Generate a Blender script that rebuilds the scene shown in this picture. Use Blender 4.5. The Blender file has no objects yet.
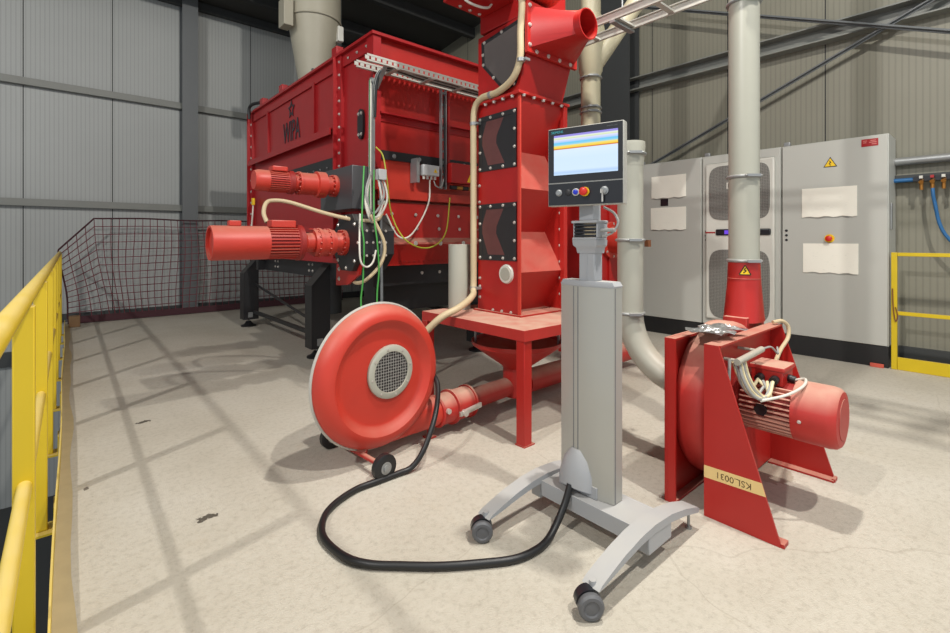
import bpy, bmesh, math, random
from mathutils import Vector, Matrix
random.seed(7)
C = bpy.context.scene.collection
V = Vector
PI = math.pi

# ------------------------------------------------------------------ materials
def lin(c):
    return tuple(((v/255)/12.92 if v/255 <= .04045 else ((v/255+.055)/1.055)**2.4) for v in c) + (1,)

def new_mat(name):
    m = bpy.data.materials.new(name); m.use_nodes = True
    nt = m.node_tree; b = nt.nodes['Principled BSDF']
    return m, nt, b

def paint(name, rgb, rough=.45, metal=0, dust=0, dust_rgb=(178,142,122), var=.12, vscale=6, bump=0, bscale=60, spec=.5):
    """plain surface: base colour, slight blotchy wear, dust settled on upward faces"""
    m, nt, b = new_mat(name)
    N, L = nt.nodes.new, nt.links.new
    b.inputs['Roughness'].default_value = rough
    b.inputs['Metallic'].default_value = metal
    b.inputs['Specular IOR Level'].default_value = spec
    tc = N('ShaderNodeTexCoord')
    nz = N('ShaderNodeTexNoise'); nz.inputs['Scale'].default_value = vscale; nz.inputs['Detail'].default_value = 5
    L(tc.outputs['Object'], nz.inputs['Vector'])
    c = lin(rgb)
    mx = N('ShaderNodeMix'); mx.data_type = 'RGBA'
    mx.inputs[6].default_value = tuple(v*(1-var) for v in c[:3])+(1,)
    mx.inputs[7].default_value = tuple(min(1, v*(1+var)) for v in c[:3])+(1,)
    L(nz.outputs['Fac'], mx.inputs[0])
    out = mx.outputs[2]
    if dust:
        g = N('ShaderNodeNewGeometry'); sp = N('ShaderNodeSeparateXYZ'); L(g.outputs['Normal'], sp.inputs[0])
        mr = N('ShaderNodeMapRange'); mr.inputs[1].default_value = .25; mr.inputs[2].default_value = .9
        mr.inputs[3].default_value = 0; mr.inputs[4].default_value = dust
        L(sp.outputs['Z'], mr.inputs[0])
        n2 = N('ShaderNodeTexNoise'); n2.inputs['Scale'].default_value = 9; n2.inputs['Detail'].default_value = 6
        L(tc.outputs['Object'], n2.inputs['Vector'])
        mu = N('ShaderNodeMath'); mu.operation = 'MULTIPLY'
        m2 = N('ShaderNodeMapRange'); m2.inputs[1].default_value = .25; m2.inputs[2].default_value = .6; m2.inputs[3].default_value = .55
        L(n2.outputs['Fac'], m2.inputs[0]); L(mr.outputs[0], mu.inputs[0]); L(m2.outputs[0], mu.inputs[1])
        md = N('ShaderNodeMix'); md.data_type = 'RGBA'; md.inputs[7].default_value = lin(dust_rgb)
        L(out, md.inputs[6]); L(mu.outputs[0], md.inputs[0]); out = md.outputs[2]
        r2 = N('ShaderNodeMapRange'); r2.inputs[3].default_value = rough; r2.inputs[4].default_value = .85
        L(mu.outputs[0], r2.inputs[0]); L(r2.outputs[0], b.inputs['Roughness'])
    L(out, b.inputs['Base Color'])
    if bump:
        n3 = N('ShaderNodeTexNoise'); n3.inputs['Scale'].default_value = bscale; L(tc.outputs['Object'], n3.inputs['Vector'])
        bp = N('ShaderNodeBump'); bp.inputs['Strength'].default_value = bump; bp.inputs['Distance'].default_value = .01
        L(n3.outputs['Fac'], bp.inputs['Height']); L(bp.outputs[0], b.inputs['Normal'])
    return m

def wall_mat(name, axis, offset, rgb):
    """coated sandwich panel: fine vertical ribs, a dark joint every metre"""
    m, nt, b = new_mat(name); N, L = nt.nodes.new, nt.links.new
    b.inputs['Roughness'].default_value = .5
    g = N('ShaderNodeNewGeometry'); sp = N('ShaderNodeSeparateXYZ'); L(g.outputs['Position'], sp.inputs[0])
    def math_(op, a, bb):
        n = N('ShaderNodeMath'); n.operation = op
        for i, v in enumerate((a, bb)):
            if v is None: continue
            if isinstance(v, (int, float)): n.inputs[i].default_value = v
            else: L(v, n.inputs[i])
        return n.outputs[0]
    p = math_('ADD', sp.outputs[axis], offset+100)
    fr = math_('FRACT', p, None)
    d = math_('MINIMUM', fr, math_('SUBTRACT', 1, fr))
    joint = math_('LESS_THAN', d, .006)
    w = math_('FRACT', math_('MULTIPLY', p, 20), None)
    rib = math_('PINGPONG', w, .5)
    rib = math_('GREATER_THAN', rib, .36)
    nz = N('ShaderNodeTexNoise'); nz.inputs['Scale'].default_value = .8; nz.inputs['Detail'].default_value = 5
    L(g.outputs['Position'], nz.inputs['Vector'])
    mx = N('ShaderNodeMix'); mx.data_type = 'RGBA'; c = lin(rgb)
    mx.inputs[6].default_value = tuple(v*.86 for v in c[:3])+(1,); mx.inputs[7].default_value = tuple(v*1.1 for v in c[:3])+(1,)
    L(nz.outputs['Fac'], mx.inputs[0])
    m3 = N('ShaderNodeMix'); m3.data_type = 'RGBA'; m3.blend_type = 'MULTIPLY'; m3.inputs[7].default_value = (.86,.86,.86,1)
    L(rib, m3.inputs[0]); L(mx.outputs[2], m3.inputs[6])
    m2 = N('ShaderNodeMix'); m2.data_type = 'RGBA'; m2.inputs[7].default_value = lin((38,38,36))
    L(joint, m2.inputs[0]); L(m3.outputs[2], m2.inputs[6]); L(m2.outputs[2], b.inputs['Base Color'])
    bp = N('ShaderNodeBump'); bp.inputs['Strength'].default_value = .3; bp.inputs['Distance'].default_value = .004
    L(math_('SUBTRACT', rib, math_('MULTIPLY', joint, 3)), bp.inputs['Height']); L(bp.outputs[0], b.inputs['Normal'])
    return m

def floor_mat():
    m, nt, b = new_mat('concrete'); N, L = nt.nodes.new, nt.links.new
    b.inputs['Roughness'].default_value = .7
    g = N('ShaderNodeNewGeometry')
    def noise(s, d=6, r=.6):
        n = N('ShaderNodeTexNoise'); n.inputs['Scale'].default_value = s; n.inputs['Detail'].default_value = d; n.inputs['Roughness'].default_value = r
        L(g.outputs['Position'], n.inputs['Vector']); return n.outputs['Fac']
    def ramp(src, stops):
        r = N('ShaderNodeValToRGB'); e = r.color_ramp.elements
        e[0].position, e[0].color = stops[0][0], lin(stops[0][1]); e[1].position, e[1].color = stops[-1][0], lin(stops[-1][1])
        for p, c in stops[1:-1]:
            k = e.new(p); k.color = lin(c)
        L(src, r.inputs[0]); return r.outputs[0]
    def mix(fac, a, bb, mode='MIX'):
        n = N('ShaderNodeMix'); n.data_type = 'RGBA'; n.blend_type = mode
        for i, v in ((0, fac), (6, a), (7, bb)):
            if isinstance(v, (tuple, float, int)): n.inputs[i].default_value = v
            else: L(v, n.inputs[i])
        return n.outputs[2]
    def mth(op, a, bb=None, cc=None):
        n = N('ShaderNodeMath'); n.operation = op
        for i, v in enumerate((a, bb, cc)):
            if v is None: continue
            if isinstance(v, (int, float)): n.inputs[i].default_value = v
            else: L(v, n.inputs[i])
        return n.outputs[0]
    base = ramp(noise(1.1), [(.3, (180,173,159)), (.5, (190,184,171)), (.72, (198,193,182))])
    fine = ramp(noise(38, 8, .75), [(.3, (208,204,198)), (.5, (246,244,240)), (.8, (255,255,255))])
    col = mix(.75, base, fine, 'MULTIPLY')
    speck = noise(75, 2, .5)
    col = mix(mth('MULTIPLY', mth('LESS_THAN', speck, .24), .5), col, lin((128,110,90)))
    # brown smudges
    sm = noise(2.6, 7, .7)
    mr = N('ShaderNodeMapRange'); mr.inputs[1].default_value = .6; mr.inputs[2].default_value = .78; mr.inputs[4].default_value = .2
    L(sm, mr.inputs[0]); col = mix(mr.outputs[0], col, lin((176,152,112)))
    # hairline cracks: edges of a large voronoi
    vo = N('ShaderNodeTexVoronoi'); vo.feature = 'DISTANCE_TO_EDGE'; vo.inputs['Scale'].default_value = .55
    wv = N('ShaderNodeTexNoise'); wv.inputs['Scale'].default_value = 3; L(g.outputs['Position'], wv.inputs['Vector'])
    va = N('ShaderNodeMix'); va.data_type = 'VECTOR'; va.inputs[0].default_value = .12
    L(g.outputs['Position'], va.inputs[4]); L(wv.outputs['Color'], va.inputs[5]); L(va.outputs[1], vo.inputs['Vector'])
    crack = mth('MULTIPLY', mth('LESS_THAN', vo.outputs['Distance'], .0010), .2)
    col = mix(crack, col, lin((120,108,92)))
    # stains with a place of their own
    sp = N('ShaderNodeSeparateXYZ'); L(g.outputs['Position'], sp.inputs[0])
    wob = mth('MULTIPLY', mth('SUBTRACT', noise(30, 4), .5), .11)
    def spot(x, y, r, rgb, amt=1., sx=1., sy=1.):
        dx = mth('MULTIPLY', mth('SUBTRACT', sp.outputs[0], x), sx); dy = mth('MULTIPLY', mth('SUBTRACT', sp.outputs[1], y), sy)
        d = mth('ADD', mth('SQRT', mth('ADD', mth('MULTIPLY', dx, dx), mth('MULTIPLY', dy, dy))), wob)
        return mix(mth('MULTIPLY', mth('LESS_THAN', d, r), amt), col, lin(rgb))
    col = spot(.48, 2.31, .028, (58,50,40), .9, .8, 1.3)
    col = spot(.41, 3.80, .03, (58,50,40), .9, .8, 1.5)
    col = spot(.10, 2.97, .014, (70,60,48), .8)
    col = spot(2.75, .86, .12, (120,100,72), .45)
    for x, y in ((3.1,-.35),(3.2,-.28),(3.02,-.2),(2.4,-.1),(2.9,-.6)):
        col = spot(x, y, .008, (70,62,54), .8)
    L(col, b.inputs['Base Color'])
    bp = N('ShaderNodeBump'); bp.inputs['Strength'].default_value = .5; bp.inputs['Distance'].default_value = .007
    L(mth('ADD', noise(25, 8, .7), noise(160, 2)), bp.inputs['Height']); L(bp.outputs[0], b.inputs['Normal'])
    return m

def mesh_screen_mat(name, rgb, hole, scale):
    """expanded-metal look for grilles"""
    m, nt, b = new_mat(name); N, L = nt.nodes.new, nt.links.new
    b.inputs['Roughness'].default_value = .5; b.inputs['Metallic'].default_value = .4
    tc = N('ShaderNodeTexCoord'); vo = N('ShaderNodeTexVoronoi'); vo.inputs['Scale'].default_value = scale; vo.inputs['Randomness'].default_value = .12
    vo.feature = 'F1'; L(tc.outputs['Object'], vo.inputs['Vector'])
    lt = N('ShaderNodeMath'); lt.operation = 'LESS_THAN'; lt.inputs[1].default_value = .42; L(vo.outputs['Distance'], lt.inputs[0])
    mx = N('ShaderNodeMix'); mx.data_type = 'RGBA'; mx.inputs[6].default_value = lin(rgb); mx.inputs[7].default_value = lin(hole)
    L(lt.outputs[0], mx.inputs[0]); L(mx.outputs[2], b.inputs['Base Color']); return m

def emit(name, rgb, s):
    m, nt, b = new_mat(name)
    b.inputs['Base Color'].default_value = (0,0,0,1); b.inputs['Emission Color'].default_value = lin(rgb); b.inputs['Emission Strength'].default_value = s
    return m

def screen_mat(z0, z1):
    m, nt, b = new_mat('lit_screen'); N, L = nt.nodes.new, nt.links.new
    g = N('ShaderNodeTexCoord'); sp = N('ShaderNodeSeparateXYZ'); L(g.outputs['Object'], sp.inputs[0])
    mr = N('ShaderNodeMapRange'); mr.inputs[1].default_value = z0; mr.inputs[2].default_value = z1; L(sp.outputs['Z'], mr.inputs[0])
    r = N('ShaderNodeValToRGB'); e = r.color_ramp.elements; r.color_ramp.interpolation = 'LINEAR'
    st = [(0, (196,222,250)), (.06, (178,206,246)), (.12, (208,229,252)), (.40, (206,228,252)), (.60, (214,232,252)), (.635, (214,232,252)), (.645, (206,110,40)), (.66, (206,110,40)),
          (.67, (246,196,40)), (.73, (238,224,120)), (.745, (150,208,226)), (.80, (96,196,240)), (.83, (176,206,246)), (.885, (220,218,244)), (.905, (206,226,164)), (.94, (232,236,228)), (.955, (150,140,224)), (1, (150,140,224))]
    e[0].position, e[0].color = st[0][0], lin(st[0][1]); e[1].position, e[1].color = 1, lin(st[-1][1])
    for p, c in st[1:-1]:
        k = e.new(p); k.color = lin(c)
    L(mr.outputs[0], r.inputs[0])
    b.inputs['Base Color'].default_value = (0,0,0,1); b.inputs['Roughness'].default_value = .25
    L(r.outputs[0], b.inputs['Emission Color']); b.inputs['Emission Strength'].default_value = SCREEN_EMIT
    return m

def paper_mat(name):
    m, nt, b = new_mat(name); N, L = nt.nodes.new, nt.links.new
    b.inputs['Roughness'].default_value = .85
    g = N('ShaderNodeNewGeometry'); mp = N('ShaderNodeMapping'); mp.inputs['Scale'].default_value = (1, 14, 40); L(g.outputs['Position'], mp.inputs[0])
    n = N('ShaderNodeTexNoise'); n.inputs['Scale'].default_value = 2; n.inputs['Detail'].default_value = 3; L(mp.outputs[0], n.inputs['Vector'])
    r = N('ShaderNodeMapRange'); r.inputs[1].default_value = .62; r.inputs[2].default_value = .8; r.inputs[4].default_value = .18; L(n.outputs['Fac'], r.inputs[0])
    mx = N('ShaderNodeMix'); mx.data_type = 'RGBA'; mx.inputs[6].default_value = lin((244,240,226)); mx.inputs[7].default_value = lin((150,150,142))
    L(r.outputs[0], mx.inputs[0]); L(mx.outputs[2], b.inputs['Base Color']); return m

SCREEN_EMIT = 1.0
RED = (172,32,26)
M = {}
M['red'] = paint('red_paint', RED, .42, dust=.75)
M['red_clean'] = paint('red_paint_clean', (166,24,22), .4, dust=.25)
M['red_light'] = paint('red_motor_paint', (188,54,40), .42, dust=.5)
M['red_dusty'] = paint('red_paint_dusty', (176,44,38), .5, dust=.95, dust_rgb=(186,150,130), var=.22, vscale=9)
M['red_dark'] = paint('red_fins', (140,28,22), .6)
M['red_hop'] = paint('hopper_red', (158,22,26), .4, dust=.5)
M['black'] = paint('black_steel', (34,34,36), .5, dust=.5, dust_rgb=(92,88,82))
M['wheel'] = paint('caster_grey', (88,89,92), .5, dust=.15, dust_rgb=(120,120,120))
M['blackrub'] = paint('black_rubber', (26,26,27), .45, var=.05)
M['guard'] = paint('grey_guard', (72,72,74), .45)
M['white_bolt'] = paint('zinc_bolt', (205,200,192), .35, metal=.5)
M['grey_steel'] = paint('galvanised', (150,152,152), .4, metal=.5, dust=.4, dust_rgb=(170,165,150))
M['grey_plastic'] = paint('grey_plastic_pipe', (166,165,152), .38, dust=.3, var=.05)
M['beige_pipe'] = paint('beige_pipe', (184,176,148), .42, dust=.3, var=.06)
M['silo'] = paint('silo_beige', (164,158,140), .5, var=.06)
M['hose_beige'] = paint('beige_hose', (188,170,136), .55, var=.08)
M['hmi_grey'] = paint('silver_grey_coat', (158,160,163), .42, dust=.45, dust_rgb=(182,176,164), var=.04)
M['hmi_col'] = paint('anodised_column', (172,171,164), .34, metal=.25, var=.03)
M['hmi_groove'] = paint('column_groove', (120,120,120), .5)
M['bezel'] = paint('panel_black', (30,31,36), .3, var=.03)
M['alu'] = paint('alu_edge', (182,180,172), .4, metal=.15)
M['cab'] = paint('cabinet_grey', (184,184,176), .42, var=.03, vscale=2)
M['cab_side'] = M['cab']
M['plinth'] = paint('plinth_black', (30,30,31), .5)
M['yellow'] = paint('yellow_paint', (206,176,30), .4, dust=.75, dust_rgb=(206,184,120), var=.05)
M['gate_y'] = paint('yellow_gate_paint', (206,178,20), .45, dust=.3)
M['stripe'] = paint('worn_yellow_paint', (176,160,124), .7, var=.15, vscale=12)
M['trim'] = paint('steel_grey', (98,101,102), .5, var=.06)
M['trim_dark'] = paint('steel_dark', (58,60,60), .55, var=.06)
M['girt'] = paint('girt_grey', (124,125,119), .5, dust=.4, dust_rgb=(120,118,108))
M['ceiling'] = paint('ceiling_sheet', (62,61,57), .7)
M['ceilbeam'] = paint('ceiling_beam', (46,46,45), .7)
M['net'] = paint('net_cord', (112,46,56), .8)
M['nethem'] = paint('net_hem', (66,34,40), .85)
M['wood'] = paint('rough_wood', (120,92,62), .8, var=.25)
M['fins'] = paint('dusty_fins', (206,150,132), .6, dust=.4)
M['win'] = paint('smoked_pane', (92,86,84), .16, var=.12, spec=.6)
M['chev'] = paint('dusty_channel', (98,58,56), .35, var=.2, vscale=14)
M['gasket'] = paint('gasket_black', (36,35,37), .45)
M['white'] = paint('white_plastic', (206,204,194), .4)
M['grey_box'] = paint('light_grey_box', (190,192,192), .45)
M['green_w'] = paint('green_wire', (66,150,64), .5)
M['yg_w'] = paint('yellow_green_wire', (170,170,52), .5)
M['grey_w'] = paint('grey_wire', (150,150,146), .5)
M['white_w'] = paint('white_wire', (206,202,190), .5)
M['cream_w'] = paint('cream_cable', (214,200,160), .5)
M['blue'] = paint('blue_hose', (36,98,150), .4)
M['brass'] = paint('brass', (160,110,50), .35, metal=.7)
M['sign_y'] = paint('sign_yellow', (238,196,30), .5, var=.02)
M['ink'] = paint('black_ink', (22,22,22), .6)
M['logo'] = paint('logo_grey', (50,42,48), .5)
M['teal'] = paint('teal_ink', (60,170,180), .5)
M['tape'] = paint('masking_tape', (226,196,132), .7, var=.06)
M['pen'] = paint('pen_ink', (92,70,40), .7)
M['label_red'] = paint('red_label', (160,24,28), .4)
M['paper'] = paper_mat('paper')
M['mesh_dark'] = mesh_screen_mat('perforated_sheet', (150,149,142), (112,111,106), 60)
M['grille'] = mesh_screen_mat('intake_grille', (150,150,146), (44,42,42), 62)
M['foil'] = paint('crumpled_foil', (210,210,210), .3, metal=.9, bump=.8, bscale=40)
M['dark_in'] = paint('inside_shade', (20,16,16), .8)
M['blue_b'] = paint('blue_button', (30,50,190), .35)
M['red_b'] = paint('red_button', (206,40,28), .35)
M['violet'] = emit('violet_display', (110,70,220), 1.0)
M['brick'] = paint('red_block', (200,88,70), .8)
M['rust'] = paint('rusty_clip', (120,72,40), .7)

# ------------------------------------------------------------------ mesh builder
def frame(axis):
    a = V(axis).normalized()
    t = V((0,0,1)) if abs(a.z) < .9 else V((1,0,0))
    u = t.cross(a).normalized(); w = a.cross(u)
    return a, u, w

class B:
    def __init__(s): s.bm = bmesh.new(); s.bev = False
    def face(s, vs):
        try: return s.bm.faces.new(vs)
        except ValueError: return None
    def box(s, x0, x1, y0, y1, z0, z1, bev=0, mat=None):
        vs = [s.bm.verts.new((x, y, z)) for z in (z0,z1) for y in (y0,y1) for x in (x0,x1)]
        fs = [s.face([vs[i] for i in f]) for f in ((0,2,3,1),(4,5,7,6),(0,1,5,4),(2,6,7,3),(0,4,6,2),(1,3,7,5))]
        if bev:
            s.bev = True
            ed = list({e for f in fs for e in f.edges})
            r = bmesh.ops.bevel(s.bm, geom=ed, offset=bev, segments=2, affect='EDGES', profile=.5)
            vs = list({v for f in r['faces'] for v in f.verts})
            allv = set(vs)
        if mat is not None:
            vv = {v for f in s.bm.faces for v in f.verts} if False else (vs if not bev else allv)
            bmesh.ops.transform(s.bm, matrix=mat, verts=list(vv))
        return s
    def rings(s, rs, cap0=True, cap1=True, closed=False):
        n = len(rs[0]); R = [[s.bm.verts.new(p) for p in r] for r in rs]
        m = len(R)
        for i in range(m if closed else m-1):
            a, b = R[i], R[(i+1) % m]
            for k in range(n): s.face((a[k], a[(k+1)%n], b[(k+1)%n], b[k]))
        if not closed:
            if cap0: s.face(list(reversed(R[0])))
            if cap1: s.face(R[-1])
        return s
    def cyl(s, p0, p1, r0, r1=None, n=24, cap0=True, cap1=True):
        r1 = r0 if r1 is None else r1
        p0, p1 = V(p0), V(p1); a, u, w = frame(p1-p0)
        ring = lambda p, r: [p + u*(r*math.cos(t)) + w*(r*math.sin(t)) for t in [2*PI*k/n for k in range(n)]]
        return s.rings([ring(p0, r0), ring(p1, r1)], cap0, cap1)
    def lathe(s, c, axis, prof, n=40, cap0=True, cap1=True):
        """prof: (distance along axis, radius)"""
        c = V(c); a, u, w = frame(axis)
        return s.rings([[c + a*h + u*(r*math.cos(2*PI*k/n)) + w*(r*math.sin(2*PI*k/n)) for k in range(n)] for h, r in prof], cap0, cap1)
    def prism(s, poly, d):
        """extrude planar polygon of 3-D points by vector d"""
        d = V(d); a = [s.bm.verts.new(p) for p in poly]; b = [s.bm.verts.new(V(p)+d) for p in poly]
        n = len(a); s.face(list(reversed(a))); s.face(b)
        for k in range(n): s.face((a[k], a[(k+1)%n], b[(k+1)%n], b[k]))
        return s
    def tube(s, pts, r, n=10, smooth=6, cap=True):
        P = [V(p) for p in pts]
        if smooth and len(P) > 2:
            Q = [P[0]*2-P[1]] + P + [P[-1]*2-P[-2]]; out = []
            for i in range(1, len(Q)-2):
                a, b, c, d = Q[i-1], Q[i], Q[i+1], Q[i+2]
                for k in range(smooth):
                    t = k/smooth
                    out.append(.5*((2*b)+(c-a)*t+(2*a-5*b+4*c-d)*t*t+(3*b-a-3*c+d)*t**3))
            out.append(P[-1]); P = out
        rs = []; u = None
        for i, p in enumerate(P):
            t = (P[min(i+1, len(P)-1)] - P[max(i-1, 0)]).normalized()
            if u is None: _, u, w = frame(t)
            else:
                u = (u - t*u.dot(t)).normalized(); w = t.cross(u)
            w = t.cross(u)
            rr = r[min(i, len(r)-1)] if isinstance(r, list) else r
            rs.append([p + u*(rr*math.cos(2*PI*k/n)) + w*(rr*math.sin(2*PI*k/n)) for k in range(n)])
        return s.rings(rs, cap, cap)
    def bar(s, p0, p1, w, h, up=(0,0,1)):
        """rectangular bar between two points: w across, h along up"""
        p0, p1 = V(p0), V(p1); t = (p1-p0).normalized(); up = V(up); sd = t.cross(up).normalized(); up = sd.cross(t)
        q = lambda p: [p+sd*(i*w/2)+up*(j*h/2) for i, j in ((-1,-1),(1,-1),(1,1),(-1,1))]
        return s.rings([q(p0), q(p1)])
    def torus(s, c, axis, R, r, n=40, m=10):
        c = V(c); a, u, w = frame(axis)
        rs = []
        for k in range(n):
            t = 2*PI*k/n; d = u*math.cos(t)+w*math.sin(t)
            rs.append([c + d*(R+r*math.cos(2*PI*j/m)) + a*(r*math.sin(2*PI*j/m)) for j in range(m)])
        return s.rings(rs, closed=True)
    def xf(s, mat):
        bmesh.ops.transform(s.bm, matrix=mat, verts=s.bm.verts[:]); return s

def obj(name, b, mat, parent=None, root=(0,0,0), label=None, ang=35, at=None):
    """link ONE mesh object; its vertices are given in world space"""
    me = bpy.data.meshes.new(name)
    bm = b.bm
    r = V(root)
    bmesh.ops.translate(bm, verts=bm.verts[:], vec=-r)
    bmesh.ops.recalc_face_normals(bm, faces=bm.faces[:])
    bm.to_mesh(me); bm.free()
    if mat: me.materials.append(mat)
    if b.bev: ang = min(ang, 21)
    for p in me.polygons: p.use_smooth = True
    me.set_sharp_from_angle(angle=math.radians(ang))
    o = bpy.data.objects.new(name, me); C.objects.link(o)
    if parent: o.parent = parent
    else: o.location = r
    if label: o['label'] = label
    return o

class T:
    """a thing: an Empty at its base that parents its parts"""
    def __init__(s, name, label, cat, loc, group=None):
        s.o = bpy.data.objects.new(name, None); C.objects.link(s.o); s.o.empty_display_size = .1
        s.o.location = loc; s.loc = V(loc); s.o['label'] = label; s.o['category'] = cat
        if group: s.o['group'] = group
    def part(s, name, b, mat, parent=None, label=None, ang=35):
        return obj(name, b, mat, parent or s.o, s.loc, label, ang)
    def bolts(s, pts, normal, r=.011, h=.009, mat=None, parent=None, name='bolt'):
        me = None
        for p in pts:
            if me is None:
                b = B(); a = V(normal).normalized()
                b.lathe((0,0,0), a, [(0, r*1.3), (h*.25, r*1.3), (h*.25, r), (h, r*.85)], n=8)
                o = obj(name, b, mat or M['white_bolt'], parent or s.o); me = o.data
            else:
                o = bpy.data.objects.new(name, me); C.objects.link(o); o.parent = parent or s.o
            o.location = V(p) - s.loc

def single(name, b, mat, label, cat, loc=(0,0,0), group=None, ang=35):
    o = obj(name, b, mat, None, loc, label, ang); o['category'] = cat
    if group: o['group'] = group
    return o

def struct(name, b, mat, ang=35):
    o = obj(name, b, mat, None, (0,0,0), None, ang); o['kind'] = 'structure'; return o

def lettering(text, size, depth=.002):
    """letters as a builder, lying in local XY, centred"""
    cu = bpy.data.curves.new('lettering', 'FONT'); cu.body = text; cu.size = size; cu.extrude = depth/2
    cu.align_x = 'CENTER'; cu.align_y = 'CENTER'; cu.resolution_u = 3
    o = bpy.data.objects.new('lettering', cu); C.objects.link(o)
    dg = bpy.context.evaluated_depsgraph_get(); dg.update()
    me = bpy.data.meshes.new_from_object(o.evaluated_get(dg))
    bpy.data.objects.remove(o); bpy.data.curves.remove(cu)
    b = B(); b.bm.from_mesh(me); bpy.data.meshes.remove(me); return b

def basis(o, ex, ey):
    ex = V(ex).normalized(); ey = V(ey).normalized(); ez = ex.cross(ey); o = V(o)
    return Matrix(((ex.x,ey.x,ez.x,o.x),(ex.y,ey.y,ez.y,o.y),(ex.z,ey.z,ez.z,o.z),(0,0,0,1)))

# ------------------------------------------------------------------ survey of the hall: X into the right wall, Y into the left wall, Z up
EYE = 1.2
cs, sn = .7531, .6579           # camera heading in hall axes
FPX = 475.0
cam_d = bpy.data.cameras.new('camera'); cam = bpy.data.objects.new('camera', cam_d); C.objects.link(cam)
cam.location = (0, 0, EYE); cam.rotation_euler = (PI/2, 0, -math.atan2(sn, cs))
cam_d.sensor_width = 36; cam_d.lens = FPX/950*36; cam_d.shift_y = -76.5/950; cam_d.clip_start = .05
bpy.context.scene.camera = cam

def ray(px, py):
    l = (px-475)/FPX
    return V((sn+cs*l, cs-sn*l, -(py-240)/FPX))
def on(axis, val, px, py):
    """the surveyed point seen at (px, py) that lies on the plane axis = val"""
    d = ray(px, py); k = {'X': 0, 'Y': 1, 'Z': 2}[axis]
    t = (val-(EYE if k == 2 else 0))/d[k]
    return V((0,0,EYE)) + d*t
# ------------------------------------------------------------------ the hall
XW, YW, XE = 6.25, 9.2, -.03     # right wall, left wall, edge of the platform
SK = .0107                       # the platform edge is not quite square to the hall
def xe(y): return XE-.015+SK*y
b = B(); b.prism([(xe(-2.5), -2.5, -.2), (XW, -2.5, -.2), (XW, YW, -.2), (xe(YW), YW, -.2)], (0,0,.2)); struct('floor', b, floor_mat())
b = B(); b.box(-7, XW, -2.5, YW, -2.7, -2.5); struct('floor_lower', b, M['trim_dark'])
b = B(); b.box(-7, XW+.1, YW, YW+.1, -2.5, 5.4); struct('wall_left', b, wall_mat('panel_left', 0, .39, (164,166,163)))
b = B(); b.box(XW, XW+.1, -2.5, YW, -.2, 6.9); struct('wall_right', b, wall_mat('panel_right', 1, .62, (132,129,114)))
rise = .12
b = B(); b.prism([(-7, YW+.1, 5.2), (XW+.1, YW+.1, 5.2), (XW+.1, -2.5, 5.2+rise*11.8), (-7, -2.5, 5.2+rise*11.8)], (0,0,.1)); struct('ceiling', b, M['ceiling'])
nt = [0]
def trim(bb, mat):
    nt[0] += 1; return struct('trim_%d' % nt[0], bb, mat)
for y in (8.3, 7.2, 6.0, 4.8, 3.6, 2.4):                     # roof purlins
    z = 5.2+rise*(YW-y)
    b = B(); b.box(-7, XW, y-.05, y+.05, z-.2, z-.005); trim(b, M['ceilbeam'])
b = B(); b.box(-7, XW, YW-.12, YW-.02, 5.08, 5.21); trim(b, M['trim_dark'])                   # eaves beam
# I-section columns on the left wall
def icol_y(x, y0, y1, w, z0, z1, mat):
    b = B(); b.box(x-w/2, x+w/2, y0, y0+.018, z0, z1); b.box(x-w/2, x+w/2, y1-.018, y1, z0, z1); b.box(x-.008, x+.008, y0+.018, y1-.018, z0, z1); trim(b, mat)
icol_y(1.61, 8.94, 9.2, .225, 0, 5.19, M['trim'])
icol_y(-4.4, 8.94, 9.2, .225, -2.5, 5.19, M['trim'])
for z, x0 in ((3.37, -7), (1.68, -7)):                       # wall rails
    b = B(); b.box(x0, 6.2, YW-.09, YW-.002, z, z+.085); b.box(x0, 6.2, YW-.09, YW-.075, z+.085, z+.1); trim(b, M['girt'])
b = B(); b.box(-7, XE-.3, YW-.06, YW-.002, -.55, -.35); trim(b, M['trim_dark'])
b = B(); b.box(XE, 6.2, YW-.04, YW-.002, .0, .12); trim(b, M['trim_dark'])
# right wall: column, rail, wind bracing
b = B()
b.box(5.95, 5.97, 3.56, 4.06, 0, 6.0); b.box(6.2, 6.22, 3.56, 4.06, 0, 6.0); b.box(5.97, 6.2, 3.80, 3.82, 0, 6.0); trim(b, M['trim_dark'])
b = B(); b.box(6.1, 6.248, -2.5, 9.1, 3.32, 3.335); b.box(6.235, 6.248, -2.5, 9.1, 3.335, 3.50); b.box(6.1, 6.248, -2.5, 9.1, 3.485, 3.50); trim(b, M['girt'])
def brace(p0, p1):
    b = B(); b.bar(p0, p1, .010, .042, (0,0,1)); b.bar(V(p0)+V((-.02,0,0)), V(p1)+V((-.02,0,0)), .035, .008, (0,0,1)); trim(b, M['trim'])
brace((6.1, 5.2, 1.42), (6.1, -.6, 3.92)); brace((6.05, 4.2, 4.76), (6.05, -1.2, 2.37))
b = B(); b.box(6.2, 6.249, -2.5, .78, .02, .16); trim(b, M['trim_dark'])                       # plinth rail
b = B(); b.box(6.17, 6.249, -2.5, 3.4, 1.76, 1.83); trim(b, M['trim_dark'])
# painted strip along the platform edge
b = B(); pts = []
n = 40
L_ = [(xe(-1+9.9*k/n)+.002, -1+9.9*k/n) for k in range(n+1)]
R_ = [(.012+SK*(-1+9.9*k/n)+.008*math.sin(k*1.3)+.006*math.sin(k*.7), -1+9.9*k/n) for k in range(n+1)]
vl = [b.bm.verts.new((x, y, .0025)) for x, y in L_]; vr = [b.bm.verts.new((x, y, .0025)) for x, y in R_]
for k in range(n): b.face((vl[k], vr[k], vr[k+1], vl[k+1]))
trim(b, M['stripe'])

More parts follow.
